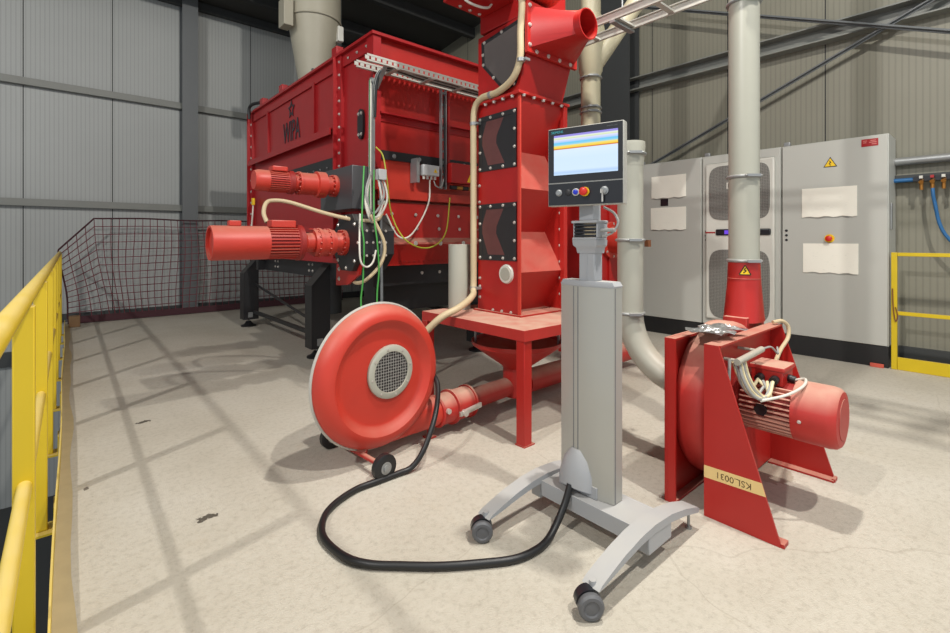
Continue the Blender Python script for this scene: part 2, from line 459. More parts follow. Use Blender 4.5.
# ------------------------------------------------------------------ yellow railing
XR = -.085
def xr(y): return -.098+SK*y
t = T('guard_rail', 'yellow tube guard rail along the open left edge of the platform', 'railing', (XR, .6, 0))
for y in (.9, 1.88, 2.93, 3.95, 4.97, 6.0, 7.03, 8.06, 8.78):
    x = xr(y)
    b = B(); b.box(x-.024, x+.024, y-.025, y+.025, -.12, 1.01, .004)
    po = t.part('post', b, M['yellow'])
    b = B(); b.prism([(x-.03, y-.06, -.13), (xe(y)-.001, y-.06, -.13), (xe(y)-.001, y-.06, -.01), (xe(y)-.009, y-.06, -.01), (xe(y)-.009, y-.06, -.12), (x-.03, y-.06, -.12)], (0,.12,0)); t.part('bracket', b, M['yellow'], po)
b = B(); b.tube([(xr(.55), .55, 1.03), (xr(8.83), 8.83, 1.02)], .021, 16, 0); t.part('top_rail', b, M['yellow'])
b = B(); b.tube([(xr(.55)+.002, .55, .5), (xr(8.8)+.002, 8.8, .5)], .017, 14, 0); t.part('middle_rail', b, M['yellow'])
b = B(); k_ = [(xe(y)+.002+.005*math.sin(y*2.1), y) for y in [.55+.3*i for i in range(28)]]
b.prism([(x, y, 0.004) for x, y in k_] + [(x+.006, y, 0.004) for x, y in reversed(k_)], (0,0,.09)); t.part('toe_board', b, M['yellow'])

# ------------------------------------------------------------------ safety net
t = T('safety_net', 'dark red knotted safety net closing the far end of the platform', 'net', (0, 8.84, 0))
def net_pt(x, v):
    """x along the wall, v 0 at the hem to 1 at the head rope"""
    top = 1.52 if x > .375 else 1.06+max(0, x)/.375*.46
    z0 = .09
    sag = .10*math.exp(-((x-.45)/.3)**2)*math.sin(PI*v) - .07*math.exp(-((x+.02)/.15)**2)*math.sin(PI*min(1, v*1.1))
    lean = .30*(1-v)*math.exp(-((x-.3)/.35)**2)
    droop = .008*math.sin(x*5)*v
    return V((x+lean*.55+.02*math.sin(v*5+x*3), 8.84+sag*.8, z0+(top-z0)*v-droop-.03*math.sin(PI*v)*math.sin(x*2.2)))
b = B(); xs = [.0+.09375*i for i in range(46)]; NV = 13
for x in xs: b.tube([net_pt(x, j/NV) for j in range(NV+1)], .0045, 4, 0)
for j in range(1, NV): b.tube([net_pt(x, j/NV) for x in xs], .0052, 4, 0)
t.part('netting', b, M['net'])
b = B(); b.tube([net_pt(x, 1) for x in xs], .013, 6, 0); t.part('head_rope', b, M['nethem'])
b = B(); b.tube([net_pt(0, j/NV) for j in range(NV+1)], .012, 6, 0); t.part('side_rope', b, M['nethem'])
b = B()
for i in range(len(xs)-1):
    p, q = net_pt(xs[i], 0), net_pt(xs[i+1], 0)
    b.prism([p+V((0,0,.02)), q+V((0,0,.02)), V((q.x, q.y-.02, .01)), V((p.x, p.y-.02, .01))], (0,.006,0))
t.part('hem', b, M['nethem'])
b = B(); b.box(.09, .21, 8.52, 8.66, .003, .15, .006); single('wooden_block', b, M['wood'], 'rough wooden block on the floor at the foot of the far rail post', 'block', (.15, 8.6, 0))

# ------------------------------------------------------------------ red bolted hopper box on black legs
X0, X1, Y0, Y1, ZB, ZT = 1.95, 4.2, 3.5, 6.85, .98, 2.905
h = T('material_hopper', 'large red bolted steel hopper box on black legs behind the red sifter column', 'machine', (3.0, 5.2, 0))
b = B(); b.box(X0+.02, X0+.028, Y0+.02, Y1-.02, ZB, ZT); h.part('side_wall', b, M['red_hop'])
b = B(); b.box(X0+.02, X1, Y0+.03, Y0+.038, 1.95, ZT); h.part('front_wall', b, M['red'])  # brighter red than the side walls: lamplight on the front put into the colour
b = B(); b.box(X0+.02, X1, Y1-.03, Y1-.02, ZB, ZT); h.part('rear_wall', b, M['red_hop'])
b = B(); b.box(X1-.01, X1, Y0+.03, Y1-.02, ZB, ZT); h.part('side_wall', b, M['red_hop'])
# rim all round
b = B()
b.box(X0-.03, X0+.05, Y0-.03, Y1, ZT-.012, ZT+.012); b.box(X0+.051, X1-.051, Y0-.03, Y0+.05, ZT-.012, ZT+.012)
b.box(X0+.051, X1-.051, Y1-.05, Y1, ZT-.012, ZT+.012); b.box(X1-.05, X1+.02, Y0-.03, Y1, ZT-.012, ZT+.012)
b.box(X0+.002, X0+.018, Y0+.11, Y1-.02, ZT-.12, ZT-.013)
h.part('rim', b, M['red_hop'])
# corner posts and bolted flange strips
b = B(); b.prism([(X0-.012, Y0-.012, ZB+.82), (X0+.06, Y0-.012, ZB+.82), (X0+.06, Y0+.012, ZB+.82), (X0+.012, Y0+.012, ZB+.82), (X0+.012, Y0+.10, ZB+.82), (X0-.012, Y0+.10, ZB+.82)], (0, 0, ZT-.0125-ZB-.82)); h.part('corner_post', b, M['red_hop'])
for yy in (4.08, 6.76):
    b = B(); b.box(X0-.012, X0+.02, yy, yy+.09, ZB+.05, ZT-.012); b.box(X0-.05, X0+.02, yy+.085, yy+.097, ZB+.05, ZT-.012); h.part('flange_strip', b, M['red_hop'])
h.bolts([(X0-.012, 4.12, 1.40+.12*k) for k in range(13)], (-1,0,0))
h.bolts([(X0-.012, 6.80, 1.10+.15*k) for k in range(12)], (-1,0,0), .014)
h.bolts([(X0-.002, 3.62+.17*k, ZT-.07) for k in range(4)], (-1,0,0), .01)
h.bolts([(X0-.012, Y0+.05, 1.90+.14*k) for k in range(2)], (-1,0,0), .01)
# ribs on the long side
for z0, z1, d, y1 in ((2.235, 2.25, .09, 6.76), (1.33, 1.345, .06, 6.76)):
    b = B(); b.box(X0-.012-d+.04, X0+.02, 4.22, y1, z0, z1); b.box(X0-.012-d+.04, X0-d+.04, 4.22, y1, z0-.05, z0); h.part('rib', b, M['red_hop'])
for yy in (4.72, 6.15):
    b = B(); b.box(X0-.005, X0+.02, yy, yy+.05, 2.25, ZT-.1); h.part('rib', b, M['red_hop'])
# dark shaft slot with its bolted lip
b = B(); b.box(X0+.004, X0+.02, 4.3, 5.6, 1.86, 1.985); h.part('slot_plate', b, M['black'], label='black plate with a row of bolts across the long side')
b = B(); b.box(X0+.004, X0+.02, 4.3, 6.4, 1.24, 1.32); h.part('slot_plate', b, M['black'])
h.bolts([(X0+.004, 4.42+.16*k, 1.90) for k in range(7)], (-1,0,0), .008, mat=M['grey_steel'])
# oval cover plate
b = B(); pol = [(X0-.004, 3.735+.05*math.cos(a)*1.0, 2.2+.13*math.copysign(abs(math.sin(a))**.6, math.sin(a))) for a in [2*PI*k/24 for k in range(24)]]
b.prism(pol, (.022,0,0)); ov = h.part('cover_plate', b, M['black'], label='small black oval cover plate')
h.bolts([(X0-.004, 3.735+dy, 2.2+dz) for dy in (-.025,.025) for dz in (-.09,.09)], (-1,0,0), .012, parent=ov)
# emblem: star outline over the name
b = lettering('WIPA', .28, .006); b.xf(Matrix.Diagonal((.74,1.2,1,1))); b.xf(basis((X0+.015, 5.40, 2.42), (0,-1,0), (0,0,1))); h.part('emblem_lettering', b, M['logo'])
b = B(); cs5 = []
def star(R, r): return [(R if k % 2 == 0 else r, PI/2+PI*k/5) for k in range(10)]
o_ = [(X0+.012, 5.40-R*math.cos(a), 2.675+R*math.sin(a)*1.1) for R, a in star(.10, .05)]
i_ = [(X0+.012, 5.40-R*math.cos(a), 2.675+R*math.sin(a)*1.1) for R, a in star(.062, .030)]
for k in range(10): b.prism([o_[k], o_[(k+1)%10], i_[(k+1)%10], i_[k]], (.006,0,0))
h.part('emblem_star', b, M['logo'])
# lugs on the rim
for yy in (4.16, 5.6, 6.3):
    b = B(); b.box(X0-.02, X0+.05, yy, yy+.11, ZT+.012, ZT+.10, .006); h.part('lifting_lug', b, M['red_hop'])
b = B(); b.tube([(X0-.06, 6.72, ZT-.10), (X0-.06, 6.7, ZT+.05), (X0-.02, 6.55, ZT+.08), (X0+.1, 6.3, ZT+.06)], .02, 8); h.part('hose_stub', b, M['blackrub'])
# front: ribs, band, ledges, sloping lower housing
b = B(); b.box(X0+.05, X1, Y0-.03, Y0+.03, 2.255, 2.27); b.box(X0+.05, X1, Y0+.018, Y0+.03, 2.20, 2.255); h.part('rib', b, M['red_hop'])
b = B(); b.box(X0+.05, X1, Y0+.01, Y0+.03, 1.88, 1.955); bd = h.part('black_band', b, M['black'])
h.bolts([(2.15+.26*k, Y0+.01, 1.915) for k in range(8)], (0,-1,0), .015, mat=M['grey_steel'])
b = B(); b.box(X0+.02, X1+.9, Y0+.03, Y0+.04, 1.40, 1.88); h.part('front_wall', b, M['red_light'], label='lower front plate with lamplight painted into its red')  # lamp's glow on lower front and ledge painted as a lighter red
b = B(); b.box(X0+.02, X1+.9, Y0-.05, Y0+.03, 1.60, 1.62); b.box(X0+.02, X1+.9, Y0-.05, Y0-.04, 1.545, 1.60); h.part('ledge', b, M['red_light'])
b = B(); pr = [(Y0+.03, 1.545), (Y0-.01, 1.52), (Y0-.05, 1.22), (Y0-.16, 1.18), (Y0-.17, 1.165), (Y0-.06, 1.0), (Y0-.06, .985), (Y0+.25, .985), (Y0+.25, 1.545)]
b.prism([(X0+.03, y, z) for y, z in pr], (3.05, 0, 0)); h.part('rotor_housing', b, M['red'])
b = B()
for k in range(44): b.cyl((X0+.2+k*.05, Y0-.075, 1.03), (X0+.2+k*.05, Y0-.045, 1.03), .016, n=8)
o = h.part('tooth_row', b, M['red_dark']); o['kind'] = 'stuff'
h.bolts([(2.1+.24*k, Y0-.035, 1.42) for k in range(9)], (0,-1,0), .012)
h.bolts([(2.1+.24*k, Y0-.052, 1.30) for k in range(9)], (0,-1,0), .012)
h.bolts([(2.25+.26*k, Y0-.168, 1.172) for k in range(7)], (0,-1,0), .016)
# grey drive guard on the long side
b = B(); b.box(1.75, 1.935, 3.49, 4.1, 1.45, 1.80, .006); h.part('drive_guard', b, M['guard'], label='dark grey sheet guard at the front corner')
# bearing housing where the big drive enters
cY, cZ = 3.53, 1.18
oct_ = [(1.70, cY-.04+.24*math.cos(PI/8+k*PI/4), cZ+.24*math.sin(PI/8+k*PI/4)) for k in range(8)]
b = B(); b.prism(oct_, (.30,0,0)); bh = h.part('bearing_housing', b, M['black'], label='black eight sided bearing housing')
h.bolts([(1.70, cY-.04+.20*math.cos(k*PI/4), cZ+.20*math.sin(k*PI/4)) for k in range(8)], (-1,0,0), .012, parent=bh)
for zz in (1.08, 1.18, 1.27):
    h.bolts([(1.76+.055*k, cY-.04-.222, zz) for k in range(4)], (0,-1,0), .008, parent=bh)
b = B(); b.prism([(1.74, 3.75, 1.0), (1.74, 3.33, 1.02), (1.74, 3.36, .93), (1.74, 3.55, .84), (1.74, 3.76, .82)], (.02,0,0)); sp_ = h.part('skirt_plate', b, M['red'])
h.bolts([(1.74, 3.70, .96), (1.74, 3.70, .88)], (-1,0,0), .014, parent=sp_)
# underframe
b = B(); b.box(2.0, 4.3, Y0+.1, Y0+.2, .80, .975); b.box(2.09, 2.19, Y0+.2005, Y1-.1505, .80, .975); b.box(4.2, 4.3, Y0+.2005, Y1-.1505, .80, .975); b.box(2.0, 4.3, Y1-.15, Y1-.05, .80, .975)
b.box(2.1, 4.2, 3.75, 3.95, .55, .80); h.part('underframe', b, M['black'])
h.bolts([(2.09, y, z) for y in (5.1, 5.2, 6.2, 6.3) for z in (.86, .93)], (-1,0,0), .012)
h.bolts([(2.5+.2*k, Y0+.1, .9) for k in range(6)], (0,-1,0), .012)
for x, y, d in ((1.955, 4.76, 1), (1.955, 7.1, 1), (4.25, 4.76, -1), (4.25, 7.1, -1), (3.4, 3.9, 1)):
    b = B()
    b.prism([(x-.055*d, y-.099, .112), (x-.055*d, y-.099, .74), (x+.13*d, y-.099, .95), (x+.14*d, y-.099, .95), (x+.14*d, y-.099, .112)], (0, .016, 0))
    b.prism([(x-.06*d, y-.105, .10), (x-.06*d, y-.105, .74), (x+.13*d, y-.105, .952), (x+.145*d, y-.105, .952), (x-.045*d, y-.105, .735), (x-.045*d, y-.105, .10)], (0, .17, 0))
    b.box(min(x-.044*d, x+.14*d), max(x-.044*d, x+.14*d), y-.103, y+.06, .10, .111)
    lg = h.part('leg', b, M['black'])
    b = B(); b.cyl((x+.03*d, y-.02, .06), (x+.03*d, y-.02, .18), .016, n=12); b.box(x-.0, x+.06, y-.108, y-.10, .13, .2); h.part('levelling_bolt', b, M['grey_steel'], lg)
    b = B(); b.lathe((x+.03*d, y-.02, 0), (0,0,1), [(0, .10), (.015, .10), (.03, .06), (.07, .03)], 20); h.part('foot', b, M['blackrub'], lg)
b = B(); b.bar((2.04, 7.05, .6), (2.04, 4.9, .32), .012, .03); b.bar((2.04, 7.0, .2), (2.04, 4.8, .2), .04, .04); h.part('cross_brace', b, M['black'])
b = B(); b.bar((4.2, 4.8, .2), (4.2, 7.0, .2), .04, .04); h.part('cross_brace', b, M['black'])

# gear motors: built along -X from a flange at fx
def gear_motor(name, label, fx, y, z, r, L, cowl, group, mat, tag_plate):
    t = T(name, label, 'motor', (fx, y, z), group)
    ax = (-1,0,0); c = (fx, y, z)
    if cowl: pf = [(0, .86), (.03, .86), (.03, .66), (.10, .60), (.10, .84), (.13, .84), (.13, .92), (.15, .92), (.15, .86), (.21, .86), (.21, .95), (.235, .95), (.235, .88), (.27, .84), (.27, .62), (.33, .62), (.36, .98)]; g = .365*L; rings = ((.03, .80), (.15, .89), (.235, .90)); stat = r*.92
    else: pf = [(0, 1.1), (.05, 1.1), (.05, .86), (.13, .86), (.15, 1.28), (.26, 1.28), (.27, 1.05), (.46, 1.05), (.465, 1.12), (.49, 1.12), (.49, .8), (.53, .8), (.55, .98)]; g = .555*L; rings = ((.05, 1.0), (.15, 1.2), (.49, 1.0)); stat = r*.92
    b = B(); b.lathe(c, ax, [(u*L, v*r) for u, v in pf], 36)
    gb = t.part('gearbox', b, mat)
    b = B()
    for k in range(14):
        a = 2*PI*k/14
        for d, rr_ in rings:
            b.cyl((fx-d*L, y+rr_*r*math.cos(a), z+rr_*r*math.sin(a)), (fx-d*L-.012, y+rr_*r*math.cos(a), z+rr_*r*math.sin(a)), .0065, n=6)
    o = t.part('flange_bolts', b, M['red_dusty'], gb); o['kind'] = 'stuff'
    m0, m1 = g, (L*.62 if cowl else L*.84)
    b = B(); b.lathe(c, ax, [(m0, r*1.12), (m0+.03, r*1.12), (m0+.05, r*.9), (m1, r*.9)], 32)
    st = t.part('stator', b, M['red_dark'])
    b = B()
    for k in range(30):
        a = 2*PI*k/30
        if abs(math.sin(a)) > .93 and math.sin(a) > 0: continue
        u = V((0, math.cos(a), math.sin(a))); p = V(c)
        b.bar(p+V((-m0-.03,0,0))+u*r*.93, p+V((-m1,0,0))+u*r*.93, .006, r*.14, u)
    t.part('cooling_fins', b, mat, st)
    b = B(); b.box(fx-m1+.02, fx-m0-.05, y-.055, y+.055, z+r*.92, z+r*1.38, .008); t.part('terminal_box', b, mat)
    b = B()
    if cowl: b.lathe(c, ax, [(m1, r*.93), (m1, r), (L-.01, r), (L, r*.98), (L, r*.86), (L-.02, r*.86)], 40)
    else: b.lathe(c, ax, [(m1, r*.9), (m1, r*.98), (L-.03, r*.98), (L, r*.85)], 36)
    cw = t.part('fan_cowl', b, mat)
    if cowl:
        b = B(); b.cyl((fx-L+.06, y, z), (fx-L+.03, y, z), r*.86, n=32); t.part('cowl_grille', b, M['red_dark'], cw)
        b = B(); b.box(fx-L*.88, fx-L*.80, y-.03, y+.03, z+r*.98, z+r*1.3, .006); t.part('lug', b, mat, cw)
    b = B(); b.box(fx-.215*L-.02, fx-.215*L+.025, y-.5*r-.03, y-.5*r+.02, z-r*.95, z-r*.62) if tag_plate else b.box(fx-.3*L, fx-.3*L+.03, y-.02, y+.02, z+r*.85, z+r*.9)
    t.part('type_plate', b, M['sign_y'] if tag_plate else mat)
    return t
gear_motor('gear_motor', 'smaller red gear motor, the upper of two on the left side of the hopper', 1.75, 3.80, 1.655, .084, .65, False, 'gear motors on the hopper', M['red_light'], True)
gear_motor('gear_motor', 'big red gear motor with long plain fan cowl, lower of two on the hopper', 1.70, cY, cZ, .118, .955, True, 'gear motors on the hopper', M['red_light'], False)

# silo above and the dark duct beside it
t = T('silo', 'tall beige cone silo rising out of the top of the red hopper', 'silo', (2.56, 6.2, 2.2))
b = B(); b.lathe((2.56, 6.2, 2.2), (0,0,1), [(0, .09), (.8, .15), (1.9, .335)], 40); t.part('cone', b, M['silo'])
b = B(); b.cyl((2.56, 6.2, 4.1), (2.56, 6.2, 5.32), .345, n=40); b.torus((2.56, 6.2, 4.1), (0,0,1), .345, .012); t.part('barrel', b, M['silo'])
b = B(); b.box(2.10, 2.22, 6.02, 6.22, 3.9, 4.25, .01); t.part('vibrator_box', b, M['silo'])
b = B(); b.box(2.77, 2.85, 5.92, 6.01, 3.84, 4.04, .01); t.part('sensor_box', b, M['white'])
b = B(); b.cyl((2.44, 5.92, 3.35), (2.40, 5.86, 3.35), .02, n=10); t.part('probe', b, M['blackrub'])
b = B(); b.cyl((3.35, 7.5, 0), (3.35, 7.5, 5.18), .2, n=30); single('vertical_duct', b, M['trim'], 'dark grey vertical duct behind the beige silo', 'duct', (3.35, 7.5, 0))

# ------------------------------------------------------------------ tray, cables and boxes on the hopper front
t = T('cable_tray', 'perforated cable tray along the top of the hopper front', 'cable tray', (1.78, 3.39, 2.58))
def perforated_rail(bb, p0, p1, hgt, axis):
    p0, p1 = V(p0), V(p1); d = (p1-p0).normalized(); L = (p1-p0).length
    bb.bar(p0+V((0,0,hgt*.36)), p1+V((0,0,hgt*.36)), .004, hgt*.28); bb.bar(p0-V((0,0,hgt*.36)), p1-V((0,0,hgt*.36)), .004, hgt*.28)
    n = int(L/.05)
    for k in range(n+1): bb.bar(p0+d*(k*L/n-.017) , p0+d*(k*L/n+.017), .004, hgt*.5)
for y in (3.30, 3.475):
    b = B(); perforated_rail(b, (1.78, y, 2.61), (3.3, y, 2.61), .06, 0); b.bar((1.78, y, 2.582), (3.3, y, 2.582), .025, .003); t.part('side_rail', b, M['alu'])
for x in (2.05, 2.4, 2.75, 3.1):
    b = B(); b.bar((x, 3.29, 2.58), (x, 3.48, 2.58), .04, .012); t.part('rung', b, M['alu'])
b = B(); b.bar((1.95, 3.31, 2.585), (1.95, 3.46, 2.44), .035, .006); t.part('bracket', b, M['grey_steel'])
for i, (dy, m_) in enumerate(((.03, 'grey_w'), (.06, 'blackrub'), (.09, 'grey_w'), (.12, 'blackrub'))):
    b = B(); b.tube([(1.93, 3.47-dy*.2, 2.2), (1.93, 3.46-dy*.5, 2.5), (2.03, 3.46-dy, 2.6), (2.4, 3.46-dy, 2.594), (3.28, 3.46-dy, 2.594)], .011, 8, 4)
    single('tray_cable', b, M[m_], ('grey' if m_ == 'grey_w' else 'black')+' cable lying along the perforated tray on the hopper front', 'cable', (1.93, 3.47, 2.2), ('grey' if m_ == 'grey_w' else 'black')+' cables in the hopper tray')
t = T('cable_riser', 'light grey vertical cable channel full of wires at the hopper front corner', 'cable channel', (1.925, 3.44, 1.4))
b = B(); b.box(1.90, 1.935, 3.455, 3.485, 1.42, 2.52); t.part('channel', b, M['grey_steel'])
for k, m_ in enumerate(('white_w', 'green_w', 'grey_w')):
    b = B(); b.tube([(1.893-.001*k, 3.448+.012*k, 1.42), (1.89, 3.446+.012*k, 1.8), (1.893, 3.448+.012*k, 2.2), (1.895, 3.45+.012*k, 2.5)], .006, 6, 4); t.part('wire', b, M[m_])
t = T('cable_ladder', 'narrow vertical steel cable ladder hanging from the tray on the hopper front', 'cable ladder', (2.82, 3.44, 1.6))
for x in (2.585, 2.635):
    b = B(); b.box(x, x+.012, 3.42, 3.45, 1.66, 2.56); t.part('side_rail', b, M['grey_steel'])
b = B()
for k in range(9): b.box(2.598, 2.634, 3.43, 3.44, 1.68+.105*k, 1.70+.105*k)
t.part('rungs', b, M['grey_steel'])
b = B(); b.box(2.68, 2.70, 3.44, 3.47, 1.70, 2.56); t.part('conduit', b, M['red_clean'])
b = B(); b.tube([(2.616, 3.418, 1.68), (2.616, 3.412, 2.0), (2.616, 3.418, 2.5)], .009, 8, 4); t.part('cable', b, M['blackrub'])

t = T('junction_box', 'small light grey junction box with four cable glands on the hopper front', 'box', (2.5, 3.46, 1.7))
b = B(); b.box(2.375, 2.55, 3.40, 3.46, 1.765, 1.86, .006); t.part('enclosure', b, M['grey_box'])
for k in range(4):
    b = B(); b.cyl((2.40+.04*k, 3.43, 1.765), (2.40+.04*k, 3.43, 1.735), .012, n=10); t.part('gland', b, M['white'])
b = B(); b.prism([(2.485, 3.3985, 1.795), (2.525, 3.3985, 1.795), (2.505, 3.3985, 1.83)], (0,.002,0)); t.part('warning_sticker', b, M['sign_y'])
b = B(); b.box(2.32, 2.35, 3.42, 3.52, 1.70, 1.91); t.part('bracket', b, M['grey_steel'])
b = B(); b.tube([on('Y', 3.42, 430, 180), on('Y', 3.40, 428, 205), on('Y', 3.28, 412, 234), on('Y', 3.28, 398, 236), on('Y', 3.30, 386, 214)], .007, 8); single('cable', b, M['white_w'], 'thin white cable looping down from the small junction box', 'cable', (2.4, 3.4, 1.5))
b = B(); b.tube([on('Y', 3.42, 434, 181), on('Y', 3.40, 436, 186), on('Y', 3.40, 441, 187), on('Y', 3.42, 444, 178), on('Y', 3.42, 444, 168)], .006, 8); single('cable', b, M['grey_w'], 'short grey cable from the small junction box to the vertical ladder', 'cable', (2.7, 3.4, 1.7))
t = T('switch_box', 'red control box with yellow warning triangle on hopper front beside the sifter', 'box', (2.82, 3.45, 1.7))
b = B(); b.box(2.66, 2.99, 3.37, 3.46, 1.72, 1.90, .005); t.part('enclosure', b, M['red_clean'])
b = B(); b.prism([(2.845, 3.368, 1.735), (2.925, 3.368, 1.735), (2.885, 3.368, 1.81)], (0,.002,0)); t.part('warning_sticker', b, M['sign_y'])
for k in range(4):
    b = B(); b.cyl((2.68+.07*k, 3.41, 1.68), (2.74+.07*k, 3.40, 1.68), .02, n=10); t.part('fitting', b, M['brass'] if k % 2 else M['blackrub'])

# hanging wires at the corner
def wire(name, pts, r, mat, label, axis='Y', val=3.40):
    b = B(); P = [on(axis, (p[2] if len(p) > 2 else val), p[0], p[1]) for p in pts]; b.tube(P, r, 8, 6)
    return single(name, b, M[mat], label, 'cable', P[0])
wire('earth_wire', [(376,147,3.42), (383,156,3.38), (387,180,3.34), (391,212,3.32), (402,236,3.27), (418,247,3.27), (434,246,3.27), (446,232,3.28), (450,198,3.36)], .006, 'yg_w', 'yellow green earth wire in a wide loop across the hopper front')
wire('earth_wire', [(364,166,3.3), (362.5,200,3.25), (362,225,3.22), (364,245,3.2), (363,280,3.2), (361,305,3.2), (366,350,3.1), (368,411,3.0)], .006, 'green_w', 'green wire hanging left of the grey rod down to the floor behind the disc blower')
wire('earth_wire', [(374,170,3.3), (374,215,3.22), (377,240,3.18), (379,270,3.18), (377,300,3.18), (380,350,3.1), (382,411,3.0)], .006, 'green_w', 'green wire hanging right of the other behind the disc blower')
for i, (dx, dy, mt, lb) in enumerate(((0, 0, 'white_w', 'outermost white cable loop coiled at the hopper front corner'), (-3, -4, 'grey_w', 'grey cable loop inside the white ones at the hopper corner'), (-5, 5, 'white_w', 'inner white cable loop at the hopper front corner'))):
    wire('cable_loop', [(371,172,3.36), (367+dx*.3,195+dy,3.30), (370,214+dy,3.28), (379+dx,216+dy,3.28), (387+dx,200+dy,3.30), (384+dx,182,3.34), (377,172,3.38)], .009, mt, lb)
wire('hose', [(371,215,3.26), (377,226,3.22), (384,242,3.2), (384,255,3.2), (378,268,3.2), (366,280,3.24), (357,283,3.40), (352,280,3.62)], .014, 'hose_beige', 'beige hose curving round the black bearing housing')
wire('cable', [(360,214,3.3), (359.5,245,3.2), (361,262,3.18), (367,267,3.18), (373,262,3.18), (376,250,3.18)], .007, 'white_w', 'white cable hanging in a narrow U over the bearing housing')
t = T('hanging_rod', 'thin grey rod with a white connector hanging in front of the hopper corner', 'rod', on('Y', 3.3, 382, 300))
p0, p1 = on('Y', 3.2, 382, 318), on('Y', 3.34, 380.5, 180)
b = B(); b.tube([p0, p1], .011, 8, 0); t.part('rod', b, M['trim'])
b = B(); b.box(p1.x-.03, p1.x+.04, p1.y-.03, p1.y+.03, p1.z-.0, p1.z+.085, .005); t.part('connector', b, M['grey_box'])
b = B(); b.box(p1.x-.02, p1.x+.03, p1.y-.03, p1.y+.01, p1.z-.20, p1.z-.165, .004); t.part('connector', b, M['white'])
# beige protective hose of the two drives
b = B(); b.tube([(1.14, 3.62, 1.33), (1.13, 3.66, 1.40), (1.16, 3.70, 1.475), (1.22, 3.72, 1.50), (1.34, 3.70, 1.49), (1.56, 3.60, 1.415), (1.70, 3.44, 1.365), (1.78, 3.34, 1.35), (1.86, 3.28, 1.36), (1.91, 3.30, 1.42)], .0155, 10)
single('drive_hose', b, M['hose_beige'], 'beige protective hose running between the two red gear motors', 'hose', (1.22, 3.7, 1.34))
b = B(); b.box(1.90, 1.93, 6.60, 6.66, 1.66, 1.75, .003); t = T('position_sensor', 'small sensor with yellow tag on the far edge of the hopper', 'sensor', (1.92, 6.63, 1.6)); t.part('tag', b, M['sign_y'])
b = B(); b.tube([(1.915, 6.63, 1.66), (1.90, 6.6, 1.55), (1.90, 6.65, 1.3), (1.93, 6.66, 1.1)], .01, 8); t.part('cable', b, M['white_w'])
# ------------------------------------------------------------------ red steel stand with the funnel under it
t = T('machine_stand', 'dusty red steel stand carrying the red sifter column', 'stand', (2.5, 2.4, 0))
b = B(); b.box(2.0, 3.0, 1.86, 2.88, .672, .68, .002)
for a in ((2.0, 3.0, 1.86, 1.868), (2.0, 3.0, 2.872, 2.88), (2.0, 2.008, 1.868, 2.872), (2.992, 3.0, 1.868, 2.872)): b.box(*a, .615, .674)
t.part('top_frame', b, M['red_dusty'])
for x, y in ((2.012, 1.872), (2.92, 1.872), (1.998, 2.815), (2.92, 2.80)):
    b = B(); b.box(x, x+.065, y, y+.065, .006, .614, .004); b.box(x-.003, x+.088, y-.003, y+.07, .0005, .008)
    t.part('leg', b, M['red'])
t = T('funnel', 'open red funnel hanging below the red stand', 'funnel', (2.5, 2.4, .08))
b = B(); b.lathe((2.5, 2.4, 0), (0,0,1), [(.08, .10), (.28, .10), (.30, .115), (.45, .325), (.478, .33), (.478, .322), (.452, .317), (.31, .10), (.10, .092)], 44, False, False); t.part('cone', b, M['red'])
b = B(); b.cyl((2.5, 2.4, .305), (2.5, 2.4, .312), .104, n=30); t.part('throat_shade', b, M['dark_in'])  # dark disc painted in for the shade inside the open funnel
b = B()
for k in range(4):
    a = PI/4+k*PI/2; b.cyl((2.5+.30*math.cos(a), 2.4+.30*math.sin(a), .44), (2.5+.30*math.cos(a), 2.4+.30*math.sin(a), .672), .01, n=8)
t.part('hanger', b, M['grey_steel'])

# ------------------------------------------------------------------ zigzag sifter column
s = T('zigzag_sifter', 'tall red zigzag sifter column with dark windows standing on the red stand', 'machine', (2.57, 2.4, .68))
XA, XB = 2.34, 2.81
za = [(2.225, .70), (2.39, .70), (2.225, .978)]
front = [(2.39, .69), (2.225, .978), (2.39, 1.26), (2.225, 1.553), (2.39, 1.84), (2.225, 2.12), (2.225, 2.185)]
back = [(2.62, 2.185), (2.62, 2.12), (2.655, 2.0), (2.60, 1.84), (2.655, 1.553), (2.60, 1.26), (2.655, .978), (2.62, .69)]
b = B(); b.prism([(XA+.012, y, z) for y, z in front+back], (XB-XA-.02, 0, 0)); s.part('zigzag_channel', b, M['red'])
for x, nm in ((XA, 'window_plate'), (XB-.012, 'rear_plate')):
    b = B(); b.box(x, x+.012, 2.222, 2.645, .69, 2.185, .002); s.part(nm, b, M['red_clean'] if nm == 'window_plate' else M['red'])
b = B(); b.box(XA-.012, XA+.002, 2.205, 2.228, .69, 2.185, .002); s.part('edge_strip', b, M['red_light'])
s.bolts([(XB-.012, 2.245, .80+.12*k) for k in range(11)], (0,-1,0), .010)
b = B(); b.box(XB-.02, XB+.02, 2.20, 2.24, .69, 2.185, .002); s.part('edge_strip', b, M['red'])
b = B(); b.box(XA-.035, XB+.035, 2.19, 2.68, 2.185, 2.205, .003); s.part('flange', b, M['red'])
b = B(); b.box(XA-.02, XB+.03, 2.19, 2.67, .681, .692); s.part('foot_flange', b, M['red'])
s.bolts([(2.36+.1*k, 2.20, 2.185) for k in range(5)], (0,0,-1), .012, .014)
s.bolts([(XA-.02, 2.27+.09*k, 2.185) for k in range(4)], (0,0,-1), .012, .014)
s.bolts([(XA-.001, y, z) for z in (.78, .86, .92) for y in (2.62,)] + [(XA-.001, 2.30+.09*k, .70) for k in range(3)] + [(XA-.001, 2.625, 1.48), (XA-.001, 2.625, 1.6)], (-1,0,0), .009)
